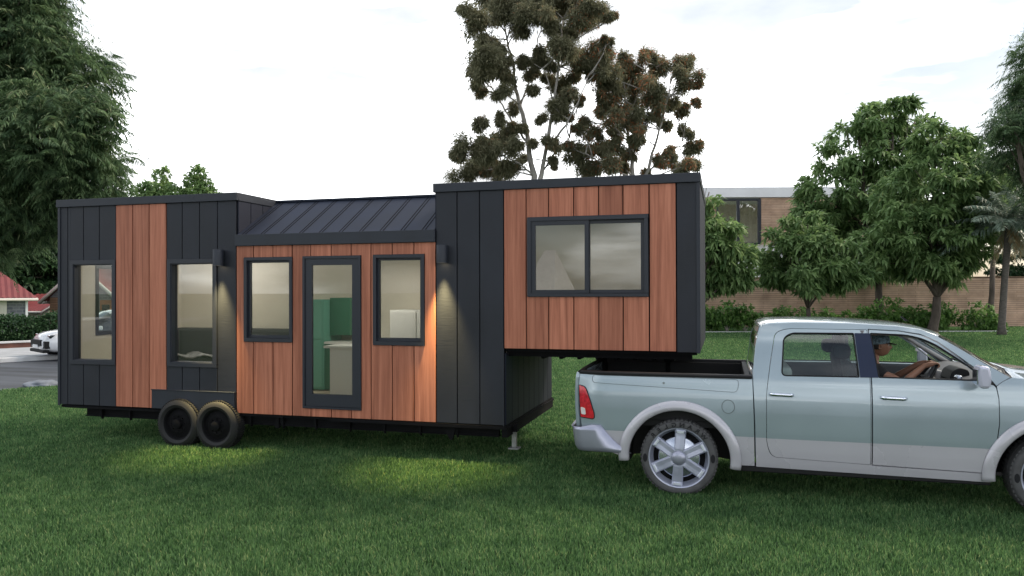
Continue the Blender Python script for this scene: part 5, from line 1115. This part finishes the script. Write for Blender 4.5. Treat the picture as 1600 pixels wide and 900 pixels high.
# wheels
def truck_wheel(cx, side):
    y = mir(-.845, side); sg = 1 if side < 0 else -1; c = Vector((cx, y, WZ)); RT_, RR = .415, .324
    mb = MB(); mb.lathe(c, [(RR+.004, .05*sg), (RR+.014, .006*sg), (RR+.004, -.010*sg), (RR-.008, -.006*sg), (RR-.014, .012*sg), (RR-.022, .055*sg), (RR-.05, .10*sg), (.10, .11*sg), (0, .11*sg)], 64)
    w_ = mb.build('wheel', M['rim_silver'], PK, split=35)
    # dark disc behind the spokes
    mb = MB(); mb.lathe(c, [(.15, .085*sg), (RR-.028, .088*sg)], 48); mb.build('brake_disc', M['steel_black'], w_)
    mb = MB(); mb.lathe(c, [(.08, .020*sg), (.212, .034*sg), (.224, .045*sg), (.228, .085*sg)], 48); mb.build('inner_ring', M['chrome_dull'], w_, split=40)
    for k in range(6):
        a = R(86+60*k); u_ = Vector((math.cos(a), 0, math.sin(a))); v_ = Vector((-math.sin(a), 0, math.cos(a))); mb = MB(); rows = []
        for r_, hw, o in [(.05, .056, -.002), (.10, .057, -.004), (.17, .058, .003), (.235, .060, .010), (.268, .061, .012), (.276, .063, .006), (.300, .065, .002), (.316, .067, .010)]:
            p = c+u_*r_; rows.append([tuple(p-v_*hw+Vector((0, (o+.055)*sg, 0))), tuple(p-v_*hw*.96+Vector((0, (o+.006)*sg, 0))), tuple(p-v_*hw*.78+Vector((0, (o-.006)*sg, 0))), tuple(p+Vector((0, (o-.002)*sg, 0))), tuple(p+v_*hw*.78+Vector((0, (o-.006)*sg, 0))), tuple(p+v_*hw*.96+Vector((0, (o+.006)*sg, 0))), tuple(p+v_*hw+Vector((0, (o+.055)*sg, 0)))])
        mb.grid(rows, smooth=False); mb.build('spoke', M['rim_silver'], w_, bevel=.003)
        pd = MB(); q0, q1 = c+u_*.272, c+u_*.300; n0 = Vector((0, (.002)*sg, 0)); pd.add([q0-v_*.036+n0, q0+v_*.036+n0, q1+v_*.038+n0*-1, q1-v_*.038+n0*-1, q0-v_*.036-n0*6, q0+v_*.036-n0*6, q1+v_*.038-n0*6, q1-v_*.038-n0*6], [(0, 1, 2, 3), (7, 6, 5, 4), (0, 4, 5, 1), (1, 5, 6, 2), (2, 6, 7, 3), (3, 7, 4, 0)]); pd.build('spoke_cap', M['spoke_white'], w_, bevel=.003)
        for s in (-1, 1):
            b_ = c+Vector((math.cos(a+s*.17), 0, math.sin(a+s*.17)))*.292; mb = MB(); mb.tube([b_+Vector((0, .004*sg, 0)), b_+Vector((0, .03*sg, 0))], .008, 8); mb.build('rim_bolt', M['chrome_dull'], w_)
    mb = MB(); mb.lathe(c, [(0, -.035*sg), (.035, -.034*sg), (.065, -.026*sg), (.080, -.010*sg), (.084, .03*sg)], 40); mb.build('hub_cap', M['bumper_silver'], w_, split=50)
    t = MB(); t.lathe(c, [(RR-.01, .03*sg), (RR+.004, -.004*sg), (RR+.010, -.014*sg), (RR+.02, -.019*sg), (RR+.058, -.019*sg), (RR+.070, -.012*sg), (RR+.080, .008*sg), (RT_, .04*sg), (RT_+.002, .13*sg), (RT_, .22*sg), (RR+.07, .26*sg), (RR, .25*sg)], 80)
    n = 56
    for k in range(n):
        a, a2 = 2*math.pi*k/n, 2*math.pi*(k+.6)/n
        for (o0, o1) in ((.012, .075), (.095, .165), (.185, .245)):
            q = [(c[0]+math.cos(t_)*r_, c[1]+o*sg, c[2]+math.sin(t_)*r_) for o in (o0, o1) for t_ in (a, a2) for r_ in (RT_-.02, RT_+.004)]
            t.add(q, [(0, 1, 3, 2), (4, 6, 7, 5), (0, 4, 5, 1), (2, 3, 7, 6), (1, 5, 7, 3)])
    ty = t.build('tyre', M['tyre_grey'], w_, split=40)
    # raised dark lettering, mirrored as in the photograph
    R0 = RR+.040; ys = y-.0215*sg
    word = 'WRANGLER'
    vs = []; fs = []
    for base_deg, h, span in ((-47, .050, -96),):
        for i, ch in enumerate(word):
            th = R(90+base_deg-span*i/(len(word)-1)) if side < 0 else R(90-base_deg+span*i/(len(word)-1))
            cu = bpy.data.curves.new('letter', 'FONT'); cu.body = ch; cu.size = h*1.3; cu.extrude = .0022; cu.align_x = 'CENTER'; cu.align_y = 'CENTER'; cu.resolution_u = 3; cu.offset = .0012
            tmp = bpy.data.objects.new('letter', cu); C.objects.link(tmp); bpy.context.view_layer.update()
            me = bpy.data.meshes.new_from_object(tmp.evaluated_get(bpy.context.evaluated_depsgraph_get())); bpy.data.objects.remove(tmp)
            u_ = Vector((math.cos(th), 0, math.sin(th))); p = c+u_*R0; p.y = ys; tx = Vector((math.sin(th), 0, -math.cos(th)))*(-1 if side < 0 else 1)
            vs = [p+tx*v.co.x*1.15+u_*v.co.y+Vector((0, v.co.z*-sg, 0)) for v in me.vertices]; fs = [tuple(f.vertices) for f in me.polygons]; bpy.data.meshes.remove(me)
            me = bpy.data.meshes.new('tyre_letter'); me.from_pydata(vs, [], fs); me.materials.append(M['tyre_text']); link('tyre_letter', me, w_)
    # oval emblem on the flank
    for th, a_, b_ in ((R(2), .024, .046), (R(182), .024, .046)):
        mb = MB(); p = c+Vector((math.cos(th), 0, math.sin(th)))*R0; mb.prism([(p.x+a_*math.cos(q), p.z+b_*math.sin(q)) for q in np.linspace(0, 2*math.pi, 25)[:-1]], ys-.002*sg, ys+.004*sg, 'y')
        mb.build('tyre_emblem', M['tyre_text'], w_)
for cx in WX:
    for s_ in (-1, 1): truck_wheel(cx, s_)
# cabin interior
def cabin():
    def seat(cx, cy, w_, name='front_seat'):
        mb = MB(); rows = []
        for t, z, th in [(0, .92, .10), (.2, .98, .12), (.5, 1.18, .12), (.8, 1.38, .10), (1, 1.48, .07)]: rows.append([(cx-.30-.16*t+dx*th, cy+dy*w_*(1-.15*t), z) for dx, dy in ((-.5, -.42), (-.7, 0), (-.5, .42), (.3, .5), (.55, .32), (.42, 0), (.55, -.32), (.3, -.5))])
        mb.grid(rows, close=True); mb.add(rows[-1], [tuple(range(8))]); mb.add(rows[0], [tuple(range(8))]); b = mb.build(name, M['seat_cloth'], PK, bevel=.02)
        mb = MB(); mb.box(cx-.32, cx+.22, cy-w_/2, cy+w_/2, .78, .93); mb.build('seat_base', M['seat_cloth'], b, bevel=.05)
        mb = MB(); mb.box(cx-.60, cx-.42, cy-.13, cy+.13, 1.50, 1.66); mb.build('headrest', M['seat_cloth'], b, bevel=.05)
    seat(11.60, -.30, .50); seat(11.60, .60, .50)
    mb = MB(); mb.box(10.50, 11.02, -.62, .92, .78, .95); b = mb.build('rear_bench', M['interior_light'], PK, bevel=.05); mb = MB(); mb.box(10.40, 10.56, -.62, .92, .951, 1.42); mb.build('bench_back', M['interior_light'], b, bevel=.05)
    # dashboard
    mb = MB(); mb.prism(rounded([(12.18, 1.10), (12.14, 1.26), (12.20, 1.335), (12.42, 1.385), (12.60, 1.385), (12.60, .95), (12.28, .95)], .04), -.68, .98, 'y'); d = mb.build('dashboard', M['interior_grey'], PK, bevel=.01)
    mb = MB(); mb.prism(rounded([(12.12, 1.30), (12.15, 1.40), (12.22, 1.44), (12.30, 1.42), (12.32, 1.36), (12.2, 1.28)], .03), -.47, -.10, 'y'); mb.build('instrument_hood', M['plastic_black'], d, bevel=.01)
    mb = MB(); mb.box(12.145, 12.20, -.655, -.53, 1.20, 1.375); v = mb.build('air_vent', M['chrome_dull'], d, bevel=.02)
    mb = MB()
    for i in range(6): mb.box(12.135, 12.1449, -.635, -.55, 1.225+i*.024, 1.235+i*.024)
    mb.build('vent_grille', M['plastic_black'], v)
    mb = MB(); mb.box(12.11, 12.18, .02, .32, 1.12, 1.36); mb.build('centre_console', M['interior_light'], d, bevel=.02)
    # steering wheel
    c = Vector((11.935, -.30, 1.315)); ax = Vector((-.85, 0, .53)).normalized(); e1 = Vector((0, 1, 0)); e2 = ax.cross(e1); mb = MB()
    mb.tube([c+(e1*math.cos(a)+e2*math.sin(a))*.185 for a in np.linspace(0, 2*math.pi, 33)], .016, 10, cap=False); sw = mb.build('steering_wheel', M['plastic_black'], PK)
    mb = MB(); 
    for a in (R(0), R(180), R(270)): mb.tube([c-ax*.03, c+(e1*math.cos(a)+e2*math.sin(a))*.18], [.03, .013], 8)
    mb.tube([c, c-ax*.28], [.05, .035], 12); mb.build('steering_column', M['interior_grey'], sw)
    mb = MB(); mb.box(11.92, 11.94, .10, .30, 1.70, 1.77); mb.build('rear_view_mirror', M['plastic_black'], PK, bevel=.01)
    mb = MB(); mb.box(10.42, 11.55, -.38, .68, 1.842, 1.852); mb.build('headliner', M['interior_light'], PK)
    for s in (-1, 1):
        mb = MB(); mb.tube([(12.50, mir(-.74, s), 1.36), (12.15, mir(-.70, s), 1.585), (11.93, mir(-.655, s), 1.74), (11.6, mir(-.61, s), 1.80), (10.5, mir(-.58, s), 1.82)], .028, 8); mb.build('inner_pillar', M['interior_light'], PK)
        mb = MB(); mb.box(11.21, 11.34, *sorted((mir(-.735, s), mir(-.63, s))), .5, 1.345); mb.tube([(11.27, mir(-.70, s), 1.34), (11.25, mir(-.61, s), 1.82)], .05, 8); mb.build('centre_pillar', M['interior_grey'], PK)
cabin()

# ================================================================== DRIVER
def skin_mesh(pts, edges, root=0, sub=2, smooth=True):
    """pts: {name: (co, radius)}; returns vertices and faces of the skinned body"""
    names = list(pts); idx = {n: i for i, n in enumerate(names)}; me = bpy.data.meshes.new('tmp'); me.from_pydata([pts[n][0] for n in names], [(idx[a], idx[b]) for a, b in edges], [])
    o = bpy.data.objects.new('tmp', me); C.objects.link(o); md = o.modifiers.new('k', 'SKIN'); md.use_smooth_shade = True
    for i, n in enumerate(names):
        r = pts[n][1]; r = r if hasattr(r, '__len__') else (r, r); me.skin_vertices[0].data[i].radius = r; me.skin_vertices[0].data[i].use_root = (n == names[root])
    s = o.modifiers.new('s', 'SUBSURF'); s.levels = sub; s.render_levels = sub
    bpy.context.view_layer.update(); m2 = bpy.data.meshes.new_from_object(o.evaluated_get(bpy.context.evaluated_depsgraph_get()))
    V = [v.co.copy() for v in m2.vertices]; F_ = [tuple(f.vertices) for f in m2.polygons]; bpy.data.objects.remove(o); return V, F_
def driver():
    X, Y, Z = 11.50, -.30, 1.0        # hip point
    J = {'pelvis': ((X, Y, Z-.0), (.14, .12)), 'belly': ((X-.04, Y, Z+.14), (.13, .105)), 'chest': ((X-.08, Y, Z+.30), (.15, .115)), 'upper': ((X-.095, Y, Z+.40), (.12, .085)), 'neck': ((X-.085, Y, Z+.485), .055), 'skull': ((X-.045, Y, Z+.565), .055)}
    E_ = [('pelvis', 'belly'), ('belly', 'chest'), ('chest', 'upper'), ('upper', 'neck'), ('neck', 'skull')]
    hands = {-1: Vector((11.975, Y-.105, 1.462)), 1: Vector((11.975, Y+.105, 1.462))}
    for s, k in ((-1, 'n'), (1, 'f')):
        h = hands[s]; sh = Vector((X-.085, Y+s*.185, Z+.375)); el = Vector((X+.17, Y+s*.235, Z+.275)); wr = h+Vector((-.075, s*.012, -.012))
        J['sh'+k] = (sh, .062); J['ua'+k] = (sh.lerp(el, .5), .05); J['el'+k] = (el, .042); J['fa'+k] = (el.lerp(wr, .35), .04); J['wr'+k] = (wr, (.024, .030)); J['pa'+k] = (h, (.020, .036))
        E_ += [('upper', 'sh'+k), ('sh'+k, 'ua'+k), ('ua'+k, 'el'+k), ('el'+k, 'fa'+k), ('fa'+k, 'wr'+k), ('wr'+k, 'pa'+k)]
        for i, (dy, ln) in enumerate([(-.027, .030), (-.009, .034), (.009, .032), (.026, .026)]):   # fingers closed round the rim
            b = h+Vector((.022, dy*s*-1, .012)); J[f'f{i}a'+k] = (b, .0105); J[f'f{i}b'+k] = (b+Vector((ln, 0, .004)), .0095); J[f'f{i}c'+k] = (b+Vector((ln+.014, 0, -.026)), .0085); J[f'f{i}d'+k] = (b+Vector((ln-.010, 0, -.044)), .0075)
            E_ += [('pa'+k, f'f{i}a'+k), (f'f{i}a'+k, f'f{i}b'+k), (f'f{i}b'+k, f'f{i}c'+k), (f'f{i}c'+k, f'f{i}d'+k)]
        b = h+Vector((-.012, -s*.040, .010)); J['t1'+k] = (b, .012); J['t2'+k] = (b+Vector((.030, -s*.010, .012)), .0105); J['t3'+k] = (b+Vector((.052, -s*.002, .008)), .0085); E_ += [('pa'+k, 't1'+k), ('t1'+k, 't2'+k), ('t2'+k, 't3'+k)]
        J['hip'+k] = ((X+.02, Y+s*.09, Z-.02), .088); J['kn'+k] = ((X+.44, Y+s*.13, Z+.03), .062); J['an'+k] = ((X+.62, Y+s*.13, Z-.36), .045); J['to'+k] = ((X+.78, Y+s*.13, Z-.40), .038)
        E_ += [('pelvis', 'hip'+k), ('hip'+k, 'kn'+k), ('kn'+k, 'an'+k), ('an'+k, 'to'+k)]
    V, F_ = skin_mesh(J, E_)
    # head: sculpted sphere facing +x
    bm = bmesh.new(); bmesh.ops.create_uvsphere(bm, u_segments=40, v_segments=28, radius=1)
    hc = Vector((X-.015, Y, Z+.655))
    def bump(p, c, s, a): d = (p-Vector(c)); return a*math.exp(-(d.x*d.x/s[0]**2+d.y*d.y/s[1]**2+d.z*d.z/s[2]**2))
    for v in bm.verts:
        p = v.co.copy(); x, y, z = p; q = Vector((x*.098, y*.076, z*.122))
        if z < 0: q.y *= 1-.30*(-z)**1.5; q.x += .012*(-z) if x > 0 else .022*(-z)
        if x > 0: q.x += bump(p, (.98, 0, -.22), (.3, .15, .20), .026)+bump(p, (.95, 0, .02), (.3, .10, .22), .010)+bump(p, (.85, 0, -.80), (.4, .3, .15), .016)+bump(p, (.95, 0, -.50), (.3, .26, .06), .009)+bump(p, (.95, 0, -.60), (.3, .22, .05), .008)+bump(p, (.95, .0, .22), (.3, .6, .12), .006)-bump(p, (.9, .36, .02), (.3, .17, .12), .010)-bump(p, (.9, -.36, .02), (.3, .17, .12), .010)
        v.co = q
    for f in bm.faces: f.smooth = True
    b = len(V); bm.verts.index_update(); V += [hc+v.co for v in bm.verts]; F_ += [tuple(b+v.index for v in f.verts) for f in bm.faces]; bm.free()
    ears = MB()
    for s in (-1, 1):
        rows = [[(hc.x-.012+.020*r_*math.cos(a), hc.y+s*(.072+o), hc.z-.012+.033*r_*math.sin(a)) for a in np.linspace(0, 2*math.pi, 15)[:-1]] for r_, o in ((1, -.006), (1.05, .006), (.85, .012), (.55, .004), (.1, .0))]
        ears.grid(rows, close=True)
    b = len(V); V += [Vector(p) for p in ears.v]; F_ += [tuple(b+i for i in f) for f in ears.f]
    me = bpy.data.meshes.new('person'); me.from_pydata(V, [], F_); me.materials.append(M['skin']); me.polygons.foreach_set('use_smooth', [True]*len(F_))
    P = link('person', me); tag(P, 'driver in black T-shirt and patterned cap holding the steering wheel', 'person')
    # shirt and trousers: slightly larger skins over the trunk and limbs
    G = {n: (J[n][0], tuple(r_+.024 for r_ in (J[n][1] if hasattr(J[n][1], '__len__') else (J[n][1],)*2))) for n in ('pelvis', 'belly', 'chest', 'upper', 'shn', 'shf', 'uan', 'uaf')}
    G['neck2'] = (Vector(J['upper'][0]).lerp(Vector(J['neck'][0]), .62), .074)
    for k in 'nf': G['ua'+k] = (Vector(J['sh'+k][0]).lerp(Vector(J['ua'+k][0]), .95), .070)
    V2, F2 = skin_mesh(G, [('pelvis', 'belly'), ('belly', 'chest'), ('chest', 'upper'), ('upper', 'shn'), ('upper', 'shf'), ('shn', 'uan'), ('shf', 'uaf'), ('upper', 'neck2')])
    me = bpy.data.meshes.new('t_shirt'); me.from_pydata(V2, [], F2); me.materials.append(M['shirt']); me.polygons.foreach_set('use_smooth', [True]*len(F2)); link('t_shirt', me, P)
    G = {n: (J[n][0], tuple(r_+.012 for r_ in (J[n][1] if hasattr(J[n][1], '__len__') else (J[n][1],)*2))) for n in ('pelvis', 'hipn', 'hipf', 'knn', 'knf', 'ann', 'anf')}
    V2, F2 = skin_mesh(G, [('pelvis', 'hipn'), ('pelvis', 'hipf'), ('hipn', 'knn'), ('knn', 'ann'), ('hipf', 'knf'), ('knf', 'anf')])
    me = bpy.data.meshes.new('trousers'); me.from_pydata(V2, [], F2); me.materials.append(M['jeans']); me.polygons.foreach_set('use_smooth', [True]*len(F2)); link('trousers', me, P)
    # hair, cap, eyes
    mb = MB(); rows = []
    for i in range(10):
        t = .25+i/9*.36; z = math.cos(math.pi*t); r_ = math.sin(math.pi*t); rows.append([(hc.x-.008+(.103*r_*math.cos(a) if math.cos(a) < 0.45 else .103*r_*.45*0+.092*r_*math.cos(a)), hc.y+.082*r_*math.sin(a), hc.z+.127*z) for a in np.linspace(R(98), R(262), 26)])
    mb.grid(rows); mb.build('hair', M['hair'], P, sol=.004)
    mb = MB(); rows = []
    for i in range(9):
        t = i/8; z = math.cos(math.pi/2*t); r_ = math.sin(math.pi/2*t)**.8; rows.append([(hc.x-.006+.110*r_*math.cos(a), hc.y+.090*r_*math.sin(a), hc.z+.035+.012*math.cos(a)*t+.108*z) for a in np.linspace(0, 2*math.pi, 33)[:-1]])
    rows.append([(p[0], p[1], p[2]-.022) for p in rows[-1]]); mb.grid(rows, close=True); cp_ = mb.build('cap', M['cap_cloth'], P, sol=.004)
    mb = MB(); a = np.linspace(R(-62), R(62), 15); r0 = [(hc.x-.006+.110*math.cos(q), hc.y+.090*math.sin(q), hc.z+.024) for q in a]; r1 = [(hc.x+.02+.155*math.cos(q)**.8, hc.y+.082*math.sin(q), hc.z+.018-.012*math.cos(q)+.0*q) for q in a]
    mb.grid([r0, [tuple((np.array(p)+np.array(q))/2+np.array([0, 0, .004])) for p, q in zip(r0, r1)], r1]); mb.build('cap_brim', M['hair'], P, sol=.004)
    for s in (-1, 1):
        mb = MB(); mb.lathe((hc.x+.082, hc.y+s*.030, hc.z+.004), [(0, .011), (.008, .007), (.011, 0), (.008, -.007), (0, -.011)], 12, 'x'); e = mb.build('eye', M['eye_white'], P); mb = MB(); mb.lathe((hc.x+.0925, hc.y+s*.030, hc.z+.004), [(0, .0015), (.005, 0)], 10, 'x'); mb.build('pupil', M['hair'], e)
driver()

# ================================================================== WHITE CAR ON THE ROAD
def white_car():
    # local frame: x forward (length), y left, z up
    hd = -RD; lf = Vector((-hd.y, hd.x, 0)); front = ground_at(64, 563); front.z = 0; ctr = front-hd*2.3
    root = empty('white_car', (ctr.x, ctr.y, 0), 'white car driving on the road left of the tiny house', 'car')
    T = lambda x, y, z: ctr+hd*x+lf*y+Vector((0, 0, z))
    st = [(-2.42, .62, .50, .80, 1.00, .60), (-2.38, .82, .42, .90, 1.10, .72), (-2.1, .93, .30, .98, 1.30, .70), (-1.6, .965, .26, .98, 1.54, .68), (-.9, .97, .25, .96, 1.63, .67), (-.1, .97, .25, .95, 1.655, .68), (.4, .97, .25, .94, 1.56, .70), (.95, .97, .25, .95, 1.22, .74), (1.15, .97, .26, .95, 1.06, .78), (1.7, .96, .28, .92, .99, .74), (2.1, .90, .30, .82, .93, .66), (2.33, .78, .34, .72, .82, .52), (2.42, .60, .40, .62, .70, .40)]
    # (x, half width, z low, z belt, z top, top half width)
    rows = []
    for x, w_, zl, zb, zt, tw in st:
        half = [(0, zl), (w_*.80, zl), (w_*.97, zl+.08), (w_, zl+(zb-zl)*.45), (w_*.99, zb-.06), (w_*.955, zb), ((w_*.955+tw)/2, zb+(zt-zb)*.55), (tw, zt-.05*(zt-zb)-.01), (tw*.8, zt), (0, zt+.015)]
        rows.append([T(x, y, z) for y, z in half]+[T(x, -y, z) for y, z in half[-2:0:-1]])
    mb = MB(); n = len(rows[0])
    for i in range(len(rows)-1):
        for j in range(n):
            k = (j+1) % n; a_ = min(j, n-1-j) if j < n else 0; jj = j if j < 9 else n-1-j
            x = (st[i][0]+st[i+1][0])/2; glass = (jj in (5, 6) and -1.75 < x < .75) or (jj in (7, 8, 6) and .4 < x < 1.15 and jj != 5) or (jj in (7, 8) and -2.42 < x < -1.7)
            mb.add([rows[i][j], rows[i][k], rows[i+1][k], rows[i+1][j]], [(0, 1, 2, 3)], 1 if glass else 0, True)
    mb.add(rows[0], [tuple(range(n))], 0); mb.add(rows[-1], [tuple(range(n))], 0)
    mb.build('body', [M['car_white'], M['dark_glass']], root, split=50)
    def lb(name, m, x0, x1, y0, y1, z0, z1, par=root, bev=.02):
        mb = MB(); mb.add([T(x, y, z) for x in (x0, x1) for y in (y0, y1) for z in (z0, z1)], [(0, 1, 3, 2), (4, 6, 7, 5), (0, 4, 5, 1), (2, 3, 7, 6), (0, 2, 6, 4), (1, 5, 7, 3)]); return mb.build(name, m, par, bevel=bev)
    PBk = M['plastic_black']
    lb('grille', PBk, 2.30, 2.45, -.52, .52, .50, .70); 
    for s in (-1, 1):
        lb('air_intake', PBk, 2.20, 2.40, s*.69-.13, s*.69+.12, .42, .66); lb('headlight', M['dark_glass'], 2.02, 2.27, s*.70-.13, s*.70+.12, .74, .86, bev=.04)
        lb('side_mirror', M['car_white'], .75, .93, s*1.05-.09, s*1.05+.09, .98, 1.12, bev=.04)
        lb('tail_light', M['red_lens'], -2.44, -2.30, s*.62-.15, s*.62+.15, .88, .98)
    lb('lower_bumper', PBk, 2.25, 2.44, -.75, .75, .28, .38); lb('number_plate', M['white_paint'], 2.456, 2.475, -.25, .25, .44, .54, bev=.004)
    for x in (1.48, -1.45):
        for s in (-1, 1):
            w_ = MB(); c = T(x, s*.90, .36); ax = lf*s
            def lt(mb, prof, seg=36):
                rws = []
                for r_, o in prof: rws.append([c+ax*o+(hd*math.cos(a)+Vector((0, 0, 1))*math.sin(a))*r_ for a in np.linspace(0, 2*math.pi, seg+1)[:-1]])
                mb.grid(rws, close=True)
            lt(w_, [(0, .05), (.06, .05), (.07, .03), (.22, .03), (.25, .06)]); wh = w_.build('wheel', M['chrome_dull'], root); ty = MB(); lt(ty, [(.25, .05), (.27, .075), (.34, .07), (.365, .03), (.365, -.13), (.25, -.15)]); ty.build('tyre', M['rubber'], wh)
            aw = MB(); lt(aw, [(.36, .02), (.41, .06), (.415, .074), (.44, .074), (.44, .03)]); aw.build('wheel_arch', PBk, root)
white_car()
